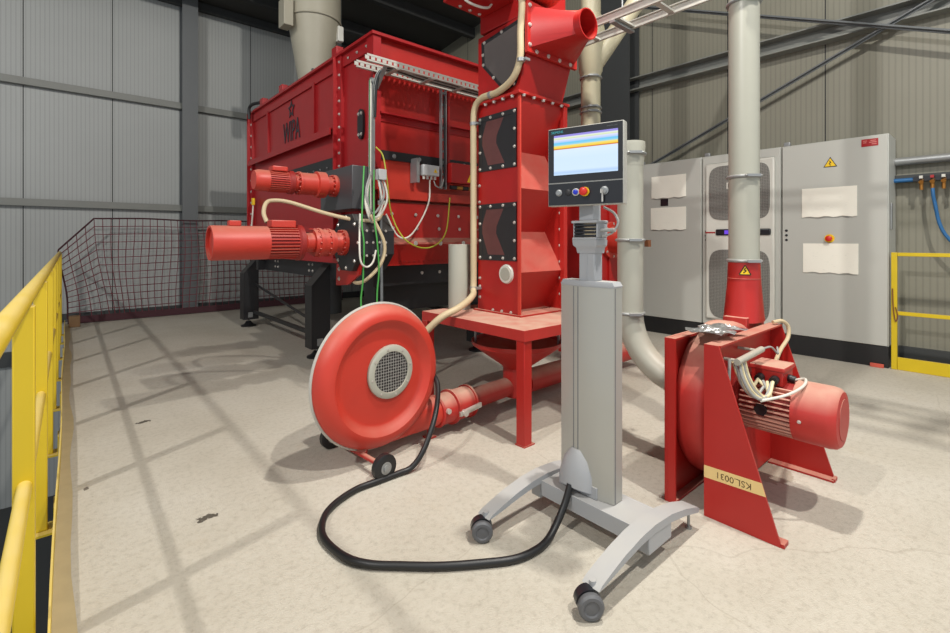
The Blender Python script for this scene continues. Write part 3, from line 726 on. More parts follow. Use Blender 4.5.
def sight(z0, z1):
    y0, y1 = 2.245, 2.628
    b = B()
    for a in ((y0, y1, z0, z0+.035), (y0, y1, z1-.035, z1), (y0, y0+.035, z0+.035, z1-.035), (y1-.035, y1, z0+.035, z1-.035)): b.box(XA-.008, XA, *a)
    fr = s.part('window_frame', b, M['gasket'])
    b = B(); b.box(XA-.005, XA-.0005, y0+.035, y1-.035, z0+.035, z1-.035); s.part('pane', b, M['gasket'], fr)
    zm = (z0+z1)/2+.02; a_, c_ = z0+.04, z1-.04
    b = B(); b.prism([(XA-.0055, 2.545, c_), (XA-.0055, 2.592, zm+.03), (XA-.0055, 2.592, zm-.03), (XA-.0055, 2.53, a_), (XA-.0055, 2.36, a_), (XA-.0055, 2.445, zm-.03), (XA-.0055, 2.44, zm+.02), (XA-.0055, 2.37, c_)], (.003,0,0))
    s.part('dusty_passage', b, M['chev'], fr)
    zs = [z0+.018+(z1-z0-.036)*k/3 for k in range(4)]
    pts = [(XA-.008, y, z) for z in zs for y in (y0+.016, y1-.016)] + [(XA-.008, y0+(y1-y0)*k/3, z) for k in (1, 2) for z in (zs[0], zs[-1])]
    s.bolts(pts, (-1,0,0), .009, .008, parent=fr)
sight(1.055, 1.46); sight(1.70, 2.10)
pc = on('X', XA, 506.7, 274)
b = B(); b.lathe((XA-.014, pc.y, pc.z), (1,0,0), [(0, .062), (.014, .068)], 32); po = s.part('port_ring', b, M['white'], label='cream ring round port')
b = B(); b.cyl((XA-.018, pc.y, pc.z), (XA-.002, pc.y, pc.z), .046, n=28); s.part('port_cap', b, M['grey_plastic'], po)
# upper housing leaning outward, with a shaped window
up = [(2.235, 2.205), (2.145, 2.49), (2.145, 2.72), (2.64, 2.69), (2.64, 2.205)]
b = B(); b.prism([(XA, y, z) for y, z in up], (XB-XA, 0, 0)); s.part('upper_housing', b, M['red_clean'])
wn = [(2.60, 2.645), (2.175, 2.70), (2.16, 2.49), (2.255, 2.255), (2.36, 2.235), (2.59, 2.47)]
b = B(); b.prism([(XA-.008, y, z) for y, z in wn], (.008, 0, 0)); fr = s.part('window_frame', b, M['gasket'])
cw_ = V((0, sum(p[0] for p in wn)/6, sum(p[1] for p in wn)/6))
b = B(); b.prism([(XA-.0105, cw_.y+(y-cw_.y)*.86, cw_.z+(z-cw_.z)*.86) for y, z in wn], (.004, 0, 0)); s.part('pane', b, M['win'], fr)
wb = []
for k in range(6):
    p, q = wn[k], wn[(k+1)%6]
    for f in (.05, .5): wb.append((XA-.008, cw_.y+((p[0]*(1-f)+q[0]*f)-cw_.y)*.94, cw_.z+((p[1]*(1-f)+q[1]*f)-cw_.z)*.94))
s.bolts(wb, (-1,0,0), .010, .008, parent=fr)
# square to round outlet
def sq(cx, cz, hx, hz, y, n=8):
    pts = []
    for (ax, az), (bx, bz) in zip(((-1,-1),(1,-1),(1,1),(-1,1)), ((1,-1),(1,1),(-1,1),(-1,-1))):
        for k in range(n): f = k/n; pts.append(V((cx+hx*(ax*(1-f)+bx*f), y, cz+hz*(az*(1-f)+bz*f))))
    return pts
def circ(cx, cz, r, y, n=32): return [V((cx+r*math.cos(-3*PI/4+2*PI*k/n), y, cz+r*math.sin(-3*PI/4+2*PI*k/n))) for k in range(n)]
b = B(); b.rings([sq(2.575, 2.61, .235, .135, 2.12), circ(2.575, 2.60, .10, 1.88), circ(2.575, 2.60, .10, 1.83), circ(2.575, 2.60, .092, 1.83), circ(2.575, 2.60, .09, 2.05)], True, False)
ol = s.part('outlet_cone', b, M['red_clean'], ang=25)
b = B(); b.torus((2.575, 2.60, 1.83), (0,1,0), .098, .006, 36, 8); s.part('outlet_lip', b, M['red_dusty'], ol)
b = B(); b.cyl((2.575, 2.60, 1.99), (2.575, 2.60, 2.0), .09, n=28); s.part('outlet_throat', b, M['red_dark'], ol)
b = B(); b.box(XA-.03, XB+.03, 2.12, 2.145, 2.44, 2.78, .002); s.part('outlet_flange', b, M['red'])
s.bolts([(XA-.008, 2.12, 2.49+.13*k) for k in range(3)] + [(2.40+.12*k, 2.12, 2.458) for k in range(4)], (0,-1,0), .012)
# rotary head on top
b = B(); b.box(XA-.36, XA-.002, 2.28, 2.60, 2.83, 3.15, .006); s.part('head_box', b, M['red_clean'])
b = B(); b.box(XA, XB, 2.2, 2.62, 2.715, 3.15, .006); s.part('head_housing', b, M['red_clean'])
b = B(); b.lathe((2.2, 2.12, 2.93), (1,0,0), [(0, .10), (.05, .11), (.32, .11), (.33, .12), (.36, .12), (.36, .09)], 30); s.part('head_motor', b, M['red_light'])
s.bolts([(XA-.06-.09*k, 2.56, 2.83) for k in range(3)], (0,0,-1), .011)
b = B(); b.tube([(2.02, 2.45, 2.83), (2.06, 2.42, 2.79), (2.15, 2.40, 2.78), (2.22, 2.40, 2.80), (2.25, 2.40, 2.835)], .009, 8); s.part('head_cable', b, M['white_w'])
# beige hose up the column with pipe clips
t = T('sifter_hose', 'beige protective hose running down the left edge of the red sifter column', 'hose', (2.3, 2.68, .7))
P = [on('X', 2.30, x, y) for x, y in ((518,-25), (522,2), (520.5,30), (520,58), (513,78), (498,92), (482,98), (475,108), (473.5,125), (473.5,180), (473.5,240), (473.5,286))] + [V(p) for p in ((2.22,2.575,.795), (2.03,2.49,.742), (1.90,2.51,.69), (1.82,2.57,.60), (1.70,2.66,.45))]
b = B(); b.tube(P, .0235, 12, 6); t.part('hose', b, M['hose_beige'])
for x, y, d in ((521, 60, (0,0,1)), (473.5, 124, (0,0,1)), (473.5, 288, (0,0,1)), (491, 95, (0,1,0))):
    p = on('X', 2.30, x, y); b = B(); b.cyl(p-V(d)*.012, p+V(d)*.012, .028, n=14); b.box(p.x-.005, XA+.0, p.y-.045, p.y-.025, p.z-.008, p.z+.008); t.part('pipe_clip', b, M['grey_steel'])
b = B(); b.cyl((2.28, 2.79, .681), (2.28, 2.79, 1.165), .083, n=36, cap1=False); b.cyl((2.28, 2.79, 1.15), (2.28, 2.79, .70), .079, n=36, cap0=False); b.torus((2.28, 2.79, 1.165), (0,0,1), .081, .003, 36, 6)
single('pipe_stub', b, M['grey_plastic'], 'short upright grey plastic pipe standing on the red stand beside the sifter', 'pipe', (2.28, 2.79, .681))

# ------------------------------------------------------------------ disc blower on wheels
d = T('disc_blower', 'round red disc blower with a grille, standing upright on small wheels', 'blower', (1.29, 2.33, 0))
c = V((1.29, 0, .46))
b = B(); b.lathe((1.29, 2.335, .454), (0,-1,0), [(-.10, .0), (-.10, .30), (-.08, .355), (-.02, .39), (0, .393), (.035, .386), (.07, .365), (.088, .335), (.088, .31), (.07, .285), (.055, .268), (.05, .25), (.052, .20), (.054, 0)], 72, False, False); sh = d.part('housing', b, M['red_light'])
b = B(); b.torus((1.29, 2.335, .454), (0,1,0), .394, .009, 72, 8); d.part('seam_ring', b, M['alu'])
g = V((1.334, 2.28, .475))
b = B(); b.lathe(g, (0,-1,0), [(0, .148), (.012, .146), (.018, .135), (.018, .112), (.006, .110)], 48, False, False); gr = d.part('grille_ring', b, M['grey_plastic'])
b = B(); b.cyl(g+V((0,.002,0)), g+V((0,-.012,0)), .112, n=48); d.part('grille', b, M['grille'], gr)
b = B()
for k in range(8):
    a = k*PI/4+.2; q = g+V((.128*math.cos(a), -.017, .128*math.sin(a))); b.cyl(q, q+V((0,-.004,0)), .006, n=8)
d.part('screws', b, M['white_bolt'], gr)['kind'] = 'stuff'
b = B(); b.cyl((1.29, 2.43, .46), (1.29, 2.62, .46), .11, n=28); d.part('motor', b, M['red_light'])
def osec(x, hy, z0, z1, p, n=28):
    out = []
    for k in range(n):
        a = 2*PI*k/n; ca, sa = math.cos(a), math.sin(a)
        out.append(V((x, 2.335+hy*math.copysign(abs(ca)**p, ca), (z0+z1)/2+(z1-z0)/2*math.copysign(abs(sa)**p, sa))))
    return out
b = B(); b.rings([osec(1.31, .040, .066, .18, .5), osec(1.46, .042, .064, .22, .5), osec(1.57, .060, .062, .242, .7), osec(1.70, .088, .060, .236, 1)])
d.part('outlet', b, M['red_light'])
b = B(); b.cyl((1.66, 2.33, .005), (1.66, 2.33, .10), .016, n=10); b.box(1.63, 1.69, 2.30, 2.36, .0005, .01); d.part('support_foot', b, M['red'])
b = B(); b.cyl((1.165, 2.10, .066), (1.165, 2.60, .066), .014, n=12); b.bar((1.165, 2.30, .068), (1.20, 2.33, .10), .05, .03); d.part('axle', b, M['red'])
for y, s_ in ((2.075, 1), (2.60, 1)):
    b = B(); b.lathe((1.165, y, .066), (0,1,0), [(0, .03), (0, .054), (.006, .065), (.034, .065), (.04, .054), (.04, .03)], 30); w = d.part('wheel', b, M['blackrub'])
    b = B(); b.lathe((1.165, y-.012, .066), (0,1,0), [(0, .012), (.002, .018), (.01, .018), (.01, .030), (.06, .030)], 20); d.part('wheel_hub', b, M['grey_steel'], w)

d.o.rotation_euler.z = math.radians(4.5); d.o.location.x += .035
# ------------------------------------------------------------------ horizontal red suction duct
t = T('suction_duct', 'dusty red horizontal duct on the floor from the disc blower to under the stand', 'duct', (2.0, 2.335, 0))
zc = .148; da = V((1, .085, 0)).normalized(); d0 = V((1.72, 2.355, zc))
b = B(); b.lathe(d0, da, [(0.01, .090), (.018, .099), (.026, .091), (.12, .095), (.125, .109), (.137, .109), (.142, .097), (.28, .095)], 32); t.part('coupling', b, M['red_dusty'])
b = B(); b.lathe(d0+da*.28, da, [(0, .105), (.014, .105), (.016, .066), (.42, .066)], 32); t.part('pipe', b, M['red_dusty'])
b = B(); b.cyl((2.59, 2.41, .15), (4.1, 2.44, .15), .085, n=32); t.part('pipe', b, M['red_dusty'])
e0 = d0+da*.13+V((0,-.108,-.02)); e1 = d0+da*.32+V((0,-.108,-.005))
b = B(); b.bar(e0, e1, .012, .03); b.bar(e0+da*.03+V((0,-.012,.012)), e1-da*.03+V((0,-.012,.014)), .012, .014); b.cyl(e0+da*.04+V((0,-.02,0)), e0+da*.04+V((0,.01,0)), .02, n=10); t.part('toggle_clamp', b, M['white_bolt'])
b = B(); b.cyl((1.76, 2.262, .17), (1.76, 2.244, .17), .016, n=10); t.part('screw', b, M['white_bolt'])

# black power cable
b = B(); b.tube([(1.72, 2.42, .38), (1.69, 2.30, .38), (1.65, 2.215, .33), (1.545, 2.10, .24), (1.44, 2.05, .11), (1.37, 2.06, .03), (1.288, 2.07, .0165), (1.17, 2.07, .0165), (1.06, 2.07, .0165), (.93, 2.02, .0165), (.845, 1.945, .0165), (.79, 1.82, .0165), (.80, 1.66, .0165), (.85, 1.56, .0165), (.935, 1.475, .0165), (1.04, 1.38, .0165), (1.157, 1.297, .0165), (1.27, 1.23, .0165), (1.37, 1.212, .0165), (1.45, 1.22, .022), (1.52, 1.23, .06), (1.57, 1.232, .115), (1.605, 1.232, .18)], .0145, 14, 8)
single('power_cable', b, M['blackrub'], 'thick black cable looping over the floor from terminal to disc blower', 'cable', (1.3, 1.5, 0))

# ------------------------------------------------------------------ operator terminal
t = T('operator_terminal', 'silver grey operator terminal with lit touch panel on a wheeled H base', 'terminal', (1.62, 1.16, 0))
def base_leg(y):
    # arched beam: profile in XZ
    top = [(1.283, .086), (1.30, .098), (1.36, .116), (1.436, .136), (1.54, .154), (1.637, .160), (1.76, .152), (1.88, .128), (1.985, .096), (2.0, .084)]
    bot = [(1.99, .072), (1.88, .100), (1.76, .122), (1.637, .130), (1.54, .125), (1.436, .110), (1.36, .096), (1.30, .086)]
    b = B(); b.prism([(x, y-.033, z) for x, z in top+bot], (0, .066, 0))
    ed = [e for e in b.bm.edges if abs(e.verts[0].co.y-e.verts[1].co.y) < 1e-6]
    bmesh.ops.bevel(b.bm, geom=[e for e in b.bm.edges if e not in ed and abs(e.verts[0].co.x-e.verts[1].co.x) > .03], offset=.003, segments=1, affect='EDGES')
    lg = t.part('base_leg', b, M['hmi_grey'])
    b = B(); b.cyl((1.972, y, .085), (1.972, y, .0005), .006, n=10); b.cyl((1.972, y, .008), (1.972, y, .0005), .013, n=12); t.part('levelling_foot', b, M['grey_steel'], lg)
    cb = B(); cb.box(1.60, 1.77, y-.028, y+.028, .058, .128, .005); t.part('counterweight', cb, M['hmi_grey'], lg)
    cx, cy = 1.275, y
    for s_ in (-1, 1):
        b = B(); b.lathe((cx-s_*.009*.62, cy-s_*.009*.78, .0425), (-.62*s_, -.78*s_, 0), [(0, .026), (0, .038), (.006, .042), (.019, .042), (.026, .036), (.027, .026), (.023, .022), (.025, 0)], 28, False, False); t.part('caster_wheel', b, M['wheel'], lg)
    b = B()
    ax_ = V((-.62, -.78, 0)); sd = V((-.78, .62, 0)); c0 = V((cx, cy, .0425))
    pr = [c0-ax_*.022+sd*(.046*math.cos(a))+V((0,0,.046*math.sin(a))) for a in [PI*(.02+.56*k/10) for k in range(11)]]
    pin = [c0-ax_*.022+sd*(.0435*math.cos(a))+V((0,0,.0435*math.sin(a))) for a in [PI*(.58-.56*k/10) for k in range(11)]]
    b.prism(pr+pin, ax_*.034); t.part('caster_hood', b, M['bezel'], lg)
    b = B(); b.cyl((cx+.020, cy, .080), (cx+.020, cy, .104), .011, n=14); t.part('caster_stem', b, M['hmi_grey'], lg)
base_leg(.905); base_leg(1.417)
b = B(); b.box(1.60, 1.765, .938, 1.384, .112, .140, .003); b.box(1.597, 1.606, .938, 1.384, .075, .141, .002); b.box(1.759, 1.768, .938, 1.384, .075, .141, .002); t.part('crossbar', b, M['hmi_grey'])
# column: curved front, flat sides
xf0, yc, hw = 1.662, 1.193, .132
fr_ = [(xf0-.020*math.cos(PI*k/16-PI/2), yc-hw+2*hw*k/16) for k in range(17)]
sec = fr_ + [(1.722, yc+hw), (1.722, yc-hw)]
b = B(); b.prism([(x, y, .142) for x, y in sec], (0,0,.864)); cl = t.part('column', b, M['hmi_col'], ang=20)
b = B()
for y in (1.222, 1.246):
    k_ = xf0-.020*math.cos((y-yc)/hw*PI/2); b.box(k_-.0012, k_+.01, y-.0025, y+.0025, .145, 1.004)
t.part('groove', b, M['hmi_groove'], cl)
b = B(); b.box(1.668, 1.674, yc-hw-.0015, yc-hw+.002, .145, 1.004); t.part('groove', b, M['hmi_groove'], cl)
xm = 1.692
b = B(); b.rings([[V((x, y, 1.0065)) for x, y in sec], [V((xm+(x-xm)*1.03, yc+(y-yc)*1.015, 1.013)) for x, y in sec], [V((xm+(x-xm)*.95, yc+(y-yc)*.93, 1.030)) for x, y in sec]]); t.part('column_cap', b, M['hmi_grey'])
# cable cover at the foot
b = B(); n = 12; rs = []
for z, w, dx in ((.155, .082, .055), (.22, .080, .05), (.28, .058, .036), (.318, .026, .016)):
    y0 = 1.232
    rs.append([V((1.650-dx*math.sin(PI*k/n), y0-w*math.cos(PI*k/n), z+(.02*math.sin(PI*k/n) if z < .2 else 0))) for k in range(n+1)])
b.rings(rs); t.part('cable_cover', b, M['hmi_grey'])
b = B(); b.box(1.640, 1.652, 1.128, 1.32, .142, .19, .002); t.part('cover_plate', b, M['hmi_grey'])
# neck and tilting head
b = B(); b.box(1.655, 1.712, 1.147, 1.226, 1.026, 1.17, .006); b.box(1.6535, 1.66, 1.184, 1.189, 1.03, 1.16); t.part('neck', b, M['hmi_grey'])
b = B(); b.rings([[V((x, y, z)) for x, y in ((1.652-e, 1.142-f_), (1.716, 1.142-f_), (1.716, 1.231+f_), (1.652-e, 1.231+f_))] for z, e, f_ in ((1.145, 0, 0), (1.168, .004, .004), (1.178, .012, .014), (1.20, .014, .016))]); t.part('bracket', b, M['hmi_grey'])
b = B(); b.box(1.635, 1.716, 1.128, 1.246, 1.20, 1.211, .003); b.box(1.645, 1.716, 1.126, 1.134, 1.211, 1.27, .002); b.box(1.645, 1.716, 1.240, 1.248, 1.211, 1.27, .002); b.box(1.635, 1.716, 1.122, 1.251, 1.27, 1.281, .003); t.part('cradle', b, M['hmi_grey'])
for k in range(4):
    b = B(); b.box(1.638, 1.71, 1.135, 1.239, 1.2125+.0145*k, 1.2225+.0145*k, .003); t.part('bellows_fold', b, M['bezel'])
b = B(); b.box(1.65, 1.705, 1.15, 1.222, 1.281, 1.37, .004); t.part('mount', b, M['hmi_grey'])
b = B(); b.tube([(1.67, 1.12, 1.215), (1.68, 1.08, 1.23), (1.69, 1.06, 1.27), (1.69, 1.08, 1.31), (1.68, 1.12, 1.335)], .005, 8); b.cyl((1.67, 1.126, 1.24), (1.67, 1.06, 1.24), .008, n=10); t.part('head_cable', b, M['grey_w'])
# panel
ex, ez = V((.2635, -.9647, 0)), V((0,0,1)); nrm = V((-.9647, -.2635, 0))
pO = V((1.602, 1.160, 1.504)); W2, H2 = .160, .163
MP = basis(pO, ex, ez)              # local x right, y up, z towards the viewer
def panel(name, x0, x1, y0, y1, z0, z1, mat, parent=None, bev=0):
    bb = B(); bb.box(x0, x1, y0, y1, z0, z1, bev); bb.xf(MP); return t.part(name, bb, mat, parent)
zf = (basis((0,0,0), ex, ez) @ V((0,0,1))).dot(nrm)
sg = 1 if zf > 0 else -1
bx = panel('panel_housing', -W2, W2, -H2, H2, -.045*sg, .0, M['alu'], None, .004)
panel('panel_front', -W2+.004, W2-.004, -.0645, H2-.004, -.002, .003*sg, M['bezel'], bx)
panel('button_strip', -W2+.004, W2-.004, -H2+.004, -.0695, -.002, .003*sg, M['bezel'], bx)
bb = B(); bb.box(-.131, .138, -.034, .132, .002*sg, .0045*sg); sc_o = bb
bb.xf(MP); o = obj('screen', bb, None, bx, t.loc); o.data.materials.append(screen_mat(pO.z-.034-t.loc.z, pO.z+.132-t.loc.z))
bb = lettering('SIEMENS', .0145, .0006); bb.xf(Matrix.Translation((-.117, .1455, .0035*sg))); bb.xf(MP); t.part('lettering', bb, M['teal'], bx)
bb = lettering('SIMATIC HMI', .0075, .0006); bb.xf(Matrix.Translation((.115, .1455, .0035*sg))); bb.xf(MP); t.part('lettering', bb, M['trim'], bx)
def knob(x, prof, mat, name, label=None, mat2=None):
    bb = B(); bb.lathe((0,0,0), (0,0,sg), prof, 24, True, True); bb.xf(Matrix.Translation((x, -.108, .003*sg))); bb.xf(MP); return t.part(name, bb, mat, bx, label)
knob(-.108, [(0, .014), (.005, .014), (.007, .009), (.010, .009)], M['grey_steel'], 'key_switch')
knob(-.068, [(0, .013), (.003, .013), (.004, .011)], M['gasket'], 'blank_button')
knob(-.034, [(0, .0155), (.004, .0155), (.005, .012)], M['alu'], 'button_ring'); knob(-.034, [(.004, .0105), (.008, .0105), (.009, .009)], M['blue_b'], 'button', 'blue push button')
knob(.004, [(0, .019), (.004, .019)], M['sign_y'], 'stop_collar'); knob(.004, [(.004, .010), (.012, .012), (.016, .0165), (.024, .0165), (.027, .012)], M['red_b'], 'stop_button', 'red mushroom stop button')
knob(.085, [(0, .0165), (.006, .0165), (.008, .011), (.011, .011)], M['grey_steel'], 'key_switch')
bb = B(); bb.box(-.003, .003, -.045, .0, 0, .002*sg); bb.box(-.002, .002, -.012, .004, .0, .02*sg); bb.xf(Matrix.Translation((.080, -.108, .014*sg))); bb.xf(MP); t.part('key', bb, M['white_bolt'], bx)
LAMP_A, LAMP_B, LAMP_C, AMBIENT, EXPO = 600, 1000, 900, .72, .1
def sheet(bb, P, nx, ny, t):
    """closed thin sheet from a grid of points P[i, j] with thickness vector t"""
    a = {k: bb.bm.verts.new(p) for k, p in P.items()}; c = {k: bb.bm.verts.new(p+t) for k, p in P.items()}
    for i in range(nx):
        for j in range(ny):
            bb.face((a[i,j], a[i+1,j], a[i+1,j+1], a[i,j+1])); bb.face((c[i,j+1], c[i+1,j+1], c[i+1,j], c[i,j]))
    rim = [(i, 0) for i in range(nx)] + [(nx, j) for j in range(ny)] + [(i, ny) for i in range(nx, 0, -1)] + [(0, j) for j in range(ny, 0, -1)]
    for k in range(len(rim)):
        p, q = rim[k], rim[(k+1) % len(rim)]; bb.face((a[q], a[p], c[p], c[q]))
# ------------------------------------------------------------------ red centrifugal blower
f = T('centrifugal_blower', 'red centrifugal blower in a plate frame under the tall grey pipe', 'blower', (2.52, .95, 0))
XL, XR2 = 2.10, 2.95
b = B(); b.box(XL, XR2, 1.062, 1.075, .0005, .752); b.box(XL+.0005, XL+.012, 1.025, 1.0615, .001, .7515); b.box(XR2-.012, XR2-.0005, 1.025, 1.0615, .001, .7515); b.box(XL+.0125, XR2-.0125, 1.0255, 1.0615, .740, .751); b.box(XL+.0125, XR2-.0125, 1.0255, 1.0615, .0015, .012); f.part('back_frame', b, M['red'])
b = B(); b.lathe((2.52, 1.058, .415), (0,-1,0), [(0, .30), (0, .358), (.012, .37), (.03, .376), (.10, .376), (.125, .37), (.143, .35), (.143, .1)], 72)
vo_ = f.part('volute', b, M['red_dusty'])
b = B(); b.box(2.70, 2.96, .935, 1.052, .42, .79, .004); f.part('outlet_duct', b, M['red_dusty'])
def rr(cx, cy, hx, hy, z, p, n=36):
    out = []
    for k in range(n):
        a = 2*PI*k/n; ca, sa = math.cos(a), math.sin(a)
        out.append(V((cx+hx*math.copysign(abs(ca)**p, ca), cy+hy*math.copysign(abs(sa)**p, sa), z)))
    return out
PX, PY = 2.835, .995
b = B(); b.rings([rr(PX, PY, .112, .09, .76, .6), rr(PX, PY, .106, .09, .80, .75), rr(PX, PY, .081, .081, .985, 1), rr(PX, PY, .081, .081, 1.0, 1), rr(PX, PY, .078, .078, 1.085, 1)]); oc = f.part('outlet_cone', b, M['red'])
b = B(); b.torus((PX, PY, .99), (0,0,1), .081, .003, 36, 6); f.part('weld_seam', b, M['red'], oc)
wp = on('Y', PY-.098, 743.5, 270)
wx = PX-.35*.1; 
vd = V((-.92, -.39, 0)).normalized(); tang = V((.39, -.92, 0)).normalized(); ctr = V((PX, PY, 1.035))+vd*.0805
b = B(); b.prism([ctr-tang*.03+V((0,0,-.022)), ctr+tang*.03+V((0,0,-.022)), ctr+V((0,0,.032))], vd*.0015); st_ = f.part('warning_sticker', b, M['sign_y'])
b = B(); q = ctr+vd*.0018
for a_, b_ in (((-.028,-.021),(.028,-.021)), ((.028,-.021),(0,.03)), ((0,.03),(-.028,-.021)), ((-.008,-.012),(.006,.0)), ((.006,.0),(-.004,.004)), ((-.004,.004),(.002,.016))):
    b.bar(q+tang*a_[0]+V((0,0,a_[1])), q+tang*b_[0]+V((0,0,b_[1])), .005, .001, vd)
f.part('symbol', b, M['ink'], st_)
# mounting plate and the two big triangular cheeks
YP = .90
b = B(); b.box(2.1215, 2.9225, YP-.008, YP, .01, .738); f.part('mounting_plate', b, M['red'])
def cheek(x, s_):
    b = B(); b.prism([(x, YP+.002, .0005), (x, .612, .0005), (x, .612, .018), (x, .842, .748), (x, YP+.002, .748)], (.009*s_, 0, 0))
    b.box(min(x+.0095*s_, x+.06*s_), max(x+.0095*s_, x+.06*s_), .60, YP-.01, .001, .010)
    b.box(min(x+.001*s_, x+.05*s_), max(x+.001*s_, x+.05*s_), .597, .611, .001, .016)
    return f.part('cheek_plate', b, M['red'])
ck = cheek(2.112, 1); cheek(2.932, -1)
b = B(); b.box(2.1215, 2.9225, .836, .9015, .739, .7475); f.part('top_plate', b, M['red'])
# masking tape with handwriting upside down
b = B(); b.prism([(2.1112, .901, .170), (2.1112, .66, .178), (2.1112, .675, .228), (2.1112, .901, .222)], (-.0008, 0, 0)); tp = f.part('masking_tape', b, M['tape'], ck)
b = lettering('KSL.0031', .037, .0006); b.xf(Matrix.Rotation(PI, 4, 'Z')); b.xf(basis((2.110, .782, .199), (0,-1,-.0), (0,0,1))); f.part('handwriting', b, M['pen'], tp)
# motor
m = T('electric_motor', 'finned red electric motor with round cowl on the right blower', 'motor', (2.52, .9, .43))
cz = .432; mc = (2.52, YP-.008, cz); ax = (0,-1,0); r = .128
b = B(); b.lathe(mc, ax, [(0, .15), (.02, .15), (.02, .112), (.25, .112)], 36); st = m.part('stator', b, M['red_dark'])
b = B()
for k in range(36):
    a = 2*PI*k/36
    if math.sin(a) > .86: continue
    u = V((math.cos(a), 0, math.sin(a))); p = V(mc); b.bar(p+V((0,-.03,0))+u*.12, p+V((0,-.245,0))+u*.12, .006, .022, u)
m.part('cooling_fins', b, M['fins'], st)
b = B(); b.lathe(mc, ax, [(.235, .112), (.235, .133), (.36, .133), (.385, .128), (.398, .115), (.402, .09), (.398, .088)], 44); cw = m.part('fan_cowl', b, M['red_dusty'])
b = B(); b.cyl((2.52, YP-.008-.395, cz), (2.52, YP-.008-.4035, cz), .088, n=36); m.part('cowl_grille', b, M['red'], cw)
m.bolts([(2.52+.134*math.cos(a), .62, cz+.134*math.sin(a)) for a in (PI*1.03,)], (-1,0,0), .006, parent=cw)
b = B(); b.cyl((2.405, .77, cz), (2.385, .77, cz), .028, n=6); m.part('lug', b, M['blackrub'])
b = B(); b.box(2.455, 2.60, .70, .83, .535, .60, .004); tb = m.part('terminal_box', b, M['red'])
b = B(); b.box(2.447, 2.608, .692, .838, .60, .622, .006); m.part('box_lid', b, M['red_dusty'], tb)
for y in (.79, .73):
    b = B(); b.cyl((2.455, y, .565), (2.425, y, .56), .019, n=12); m.part('gland', b, M['blackrub'], tb)
b = B(); b.cyl((2.53, .70, .565), (2.53, .672, .56), .017, n=12); m.part('gland', b, M['blackrub'], tb)
# grey tube handle, foil and wires on the blower
b = B(); b.cyl((2.20, .80, .672), (2.50, .80, .683), .0145, n=14); b.cyl((2.23, .80, .672), (2.23, .89, .672), .007, n=8); b.cyl((2.46, .80, .682), (2.46, .89, .682), .007, n=8)
single('sensor_tube', b, M['grey_plastic'], 'short grey tube fixed between the cheeks of the right blower', 'tube', (2.35, .8, .67))
b = B(); random.seed(3)
nx, ny = 15, 5; P = {}
for i in range(nx+1):
    for j in range(ny+1):
        P[i, j] = V((2.18+.26*i/nx+.01*random.random(), .85+.16*j/ny+.02*math.sin(i*.8)+.008*random.random(), .776+.010*random.random()+(.010*math.sin(i*1.1+j) if 0 < j < ny else 0)))
sheet(b, P, nx, ny, V((0, 0, .0025)))
single('foil_strip', b, M['foil'], 'crumpled silver foil strip lying on top of the right blower', 'foil', (2.3, .93, .755))
def cable(pts, r, mat, label, nm='cable', cat='cable', group=None):
    b = B(); b.tube(pts, r*.78, 8, 6); return single(nm, b, M[mat], label, cat, pts[0], group)
cable([(2.425, .79, .56), (2.37, .80, .53), (2.31, .82, .55), (2.27, .83, .62), (2.25, .84, .66)], .009, 'cream_w', 'cream motor cable nearest the triangular cheek of the right blower')
cable([(2.425, .73, .56), (2.36, .73, .51), (2.29, .77, .52), (2.25, .81, .60), (2.24, .83, .66)], .009, 'cream_w', 'cream motor cable drooping lowest in front of the fins')
cable([(2.40, .76, .535), (2.33, .775, .50), (2.26, .80, .56), (2.235, .82, .66)], .008, 'grey_w', 'grey motor cable between the two cream ones on the right blower')
for k_, lb in enumerate(('grey lead closest to the tube in the bundle on the right blower motor', 'cream lead second from the tube in the bundle on the right blower motor', 'grey lead in the middle of the bundle on the right blower motor', 'cream lead nearest the motor fins in the bundle on the right blower')):
    dx = .022*k_
    cable([(2.235+dx, .805, .665), (2.225+dx, .785, .60), (2.25+dx, .76, .535), (2.30+dx, .735, .505-.004*k_), (2.36+dx*.6, .735, .512), (2.424, .735+.018*k_, .556)], .0085, 'cream_w' if k_ % 2 else 'grey_w', lb)
cable([(2.53, .672, .56), (2.52, .63, .575), (2.44, .62, .56), (2.36, .66, .53), (2.29, .74, .50)], .0075, 'white_w', 'white cable hooked round the motor terminal box')
cable([(2.20, .83, .68), (2.19, .83, .58), (2.20, .84, .50), (2.235, .85, .49)], .009, 'grey_w', 'grey cable loop inside the left cheek of the right blower')
cable([(2.86, .862, .762), (2.915, .835, .766), (2.945, .815, .735), (2.925, .81, .68), (2.85, .82, .63), (2.75, .81, .60), (2.60, .78, .575)], .0125, 'hose_beige', 'grey beige conduit arching over the right cheek to the motor box', 'conduit', 'hose')
cable([(2.52, .80, .684), (2.60, .79, .68), (2.66, .78, .64), (2.72, .80, .66)], .006, 'grey_w', 'thin grey wire from the end of the grey tube')

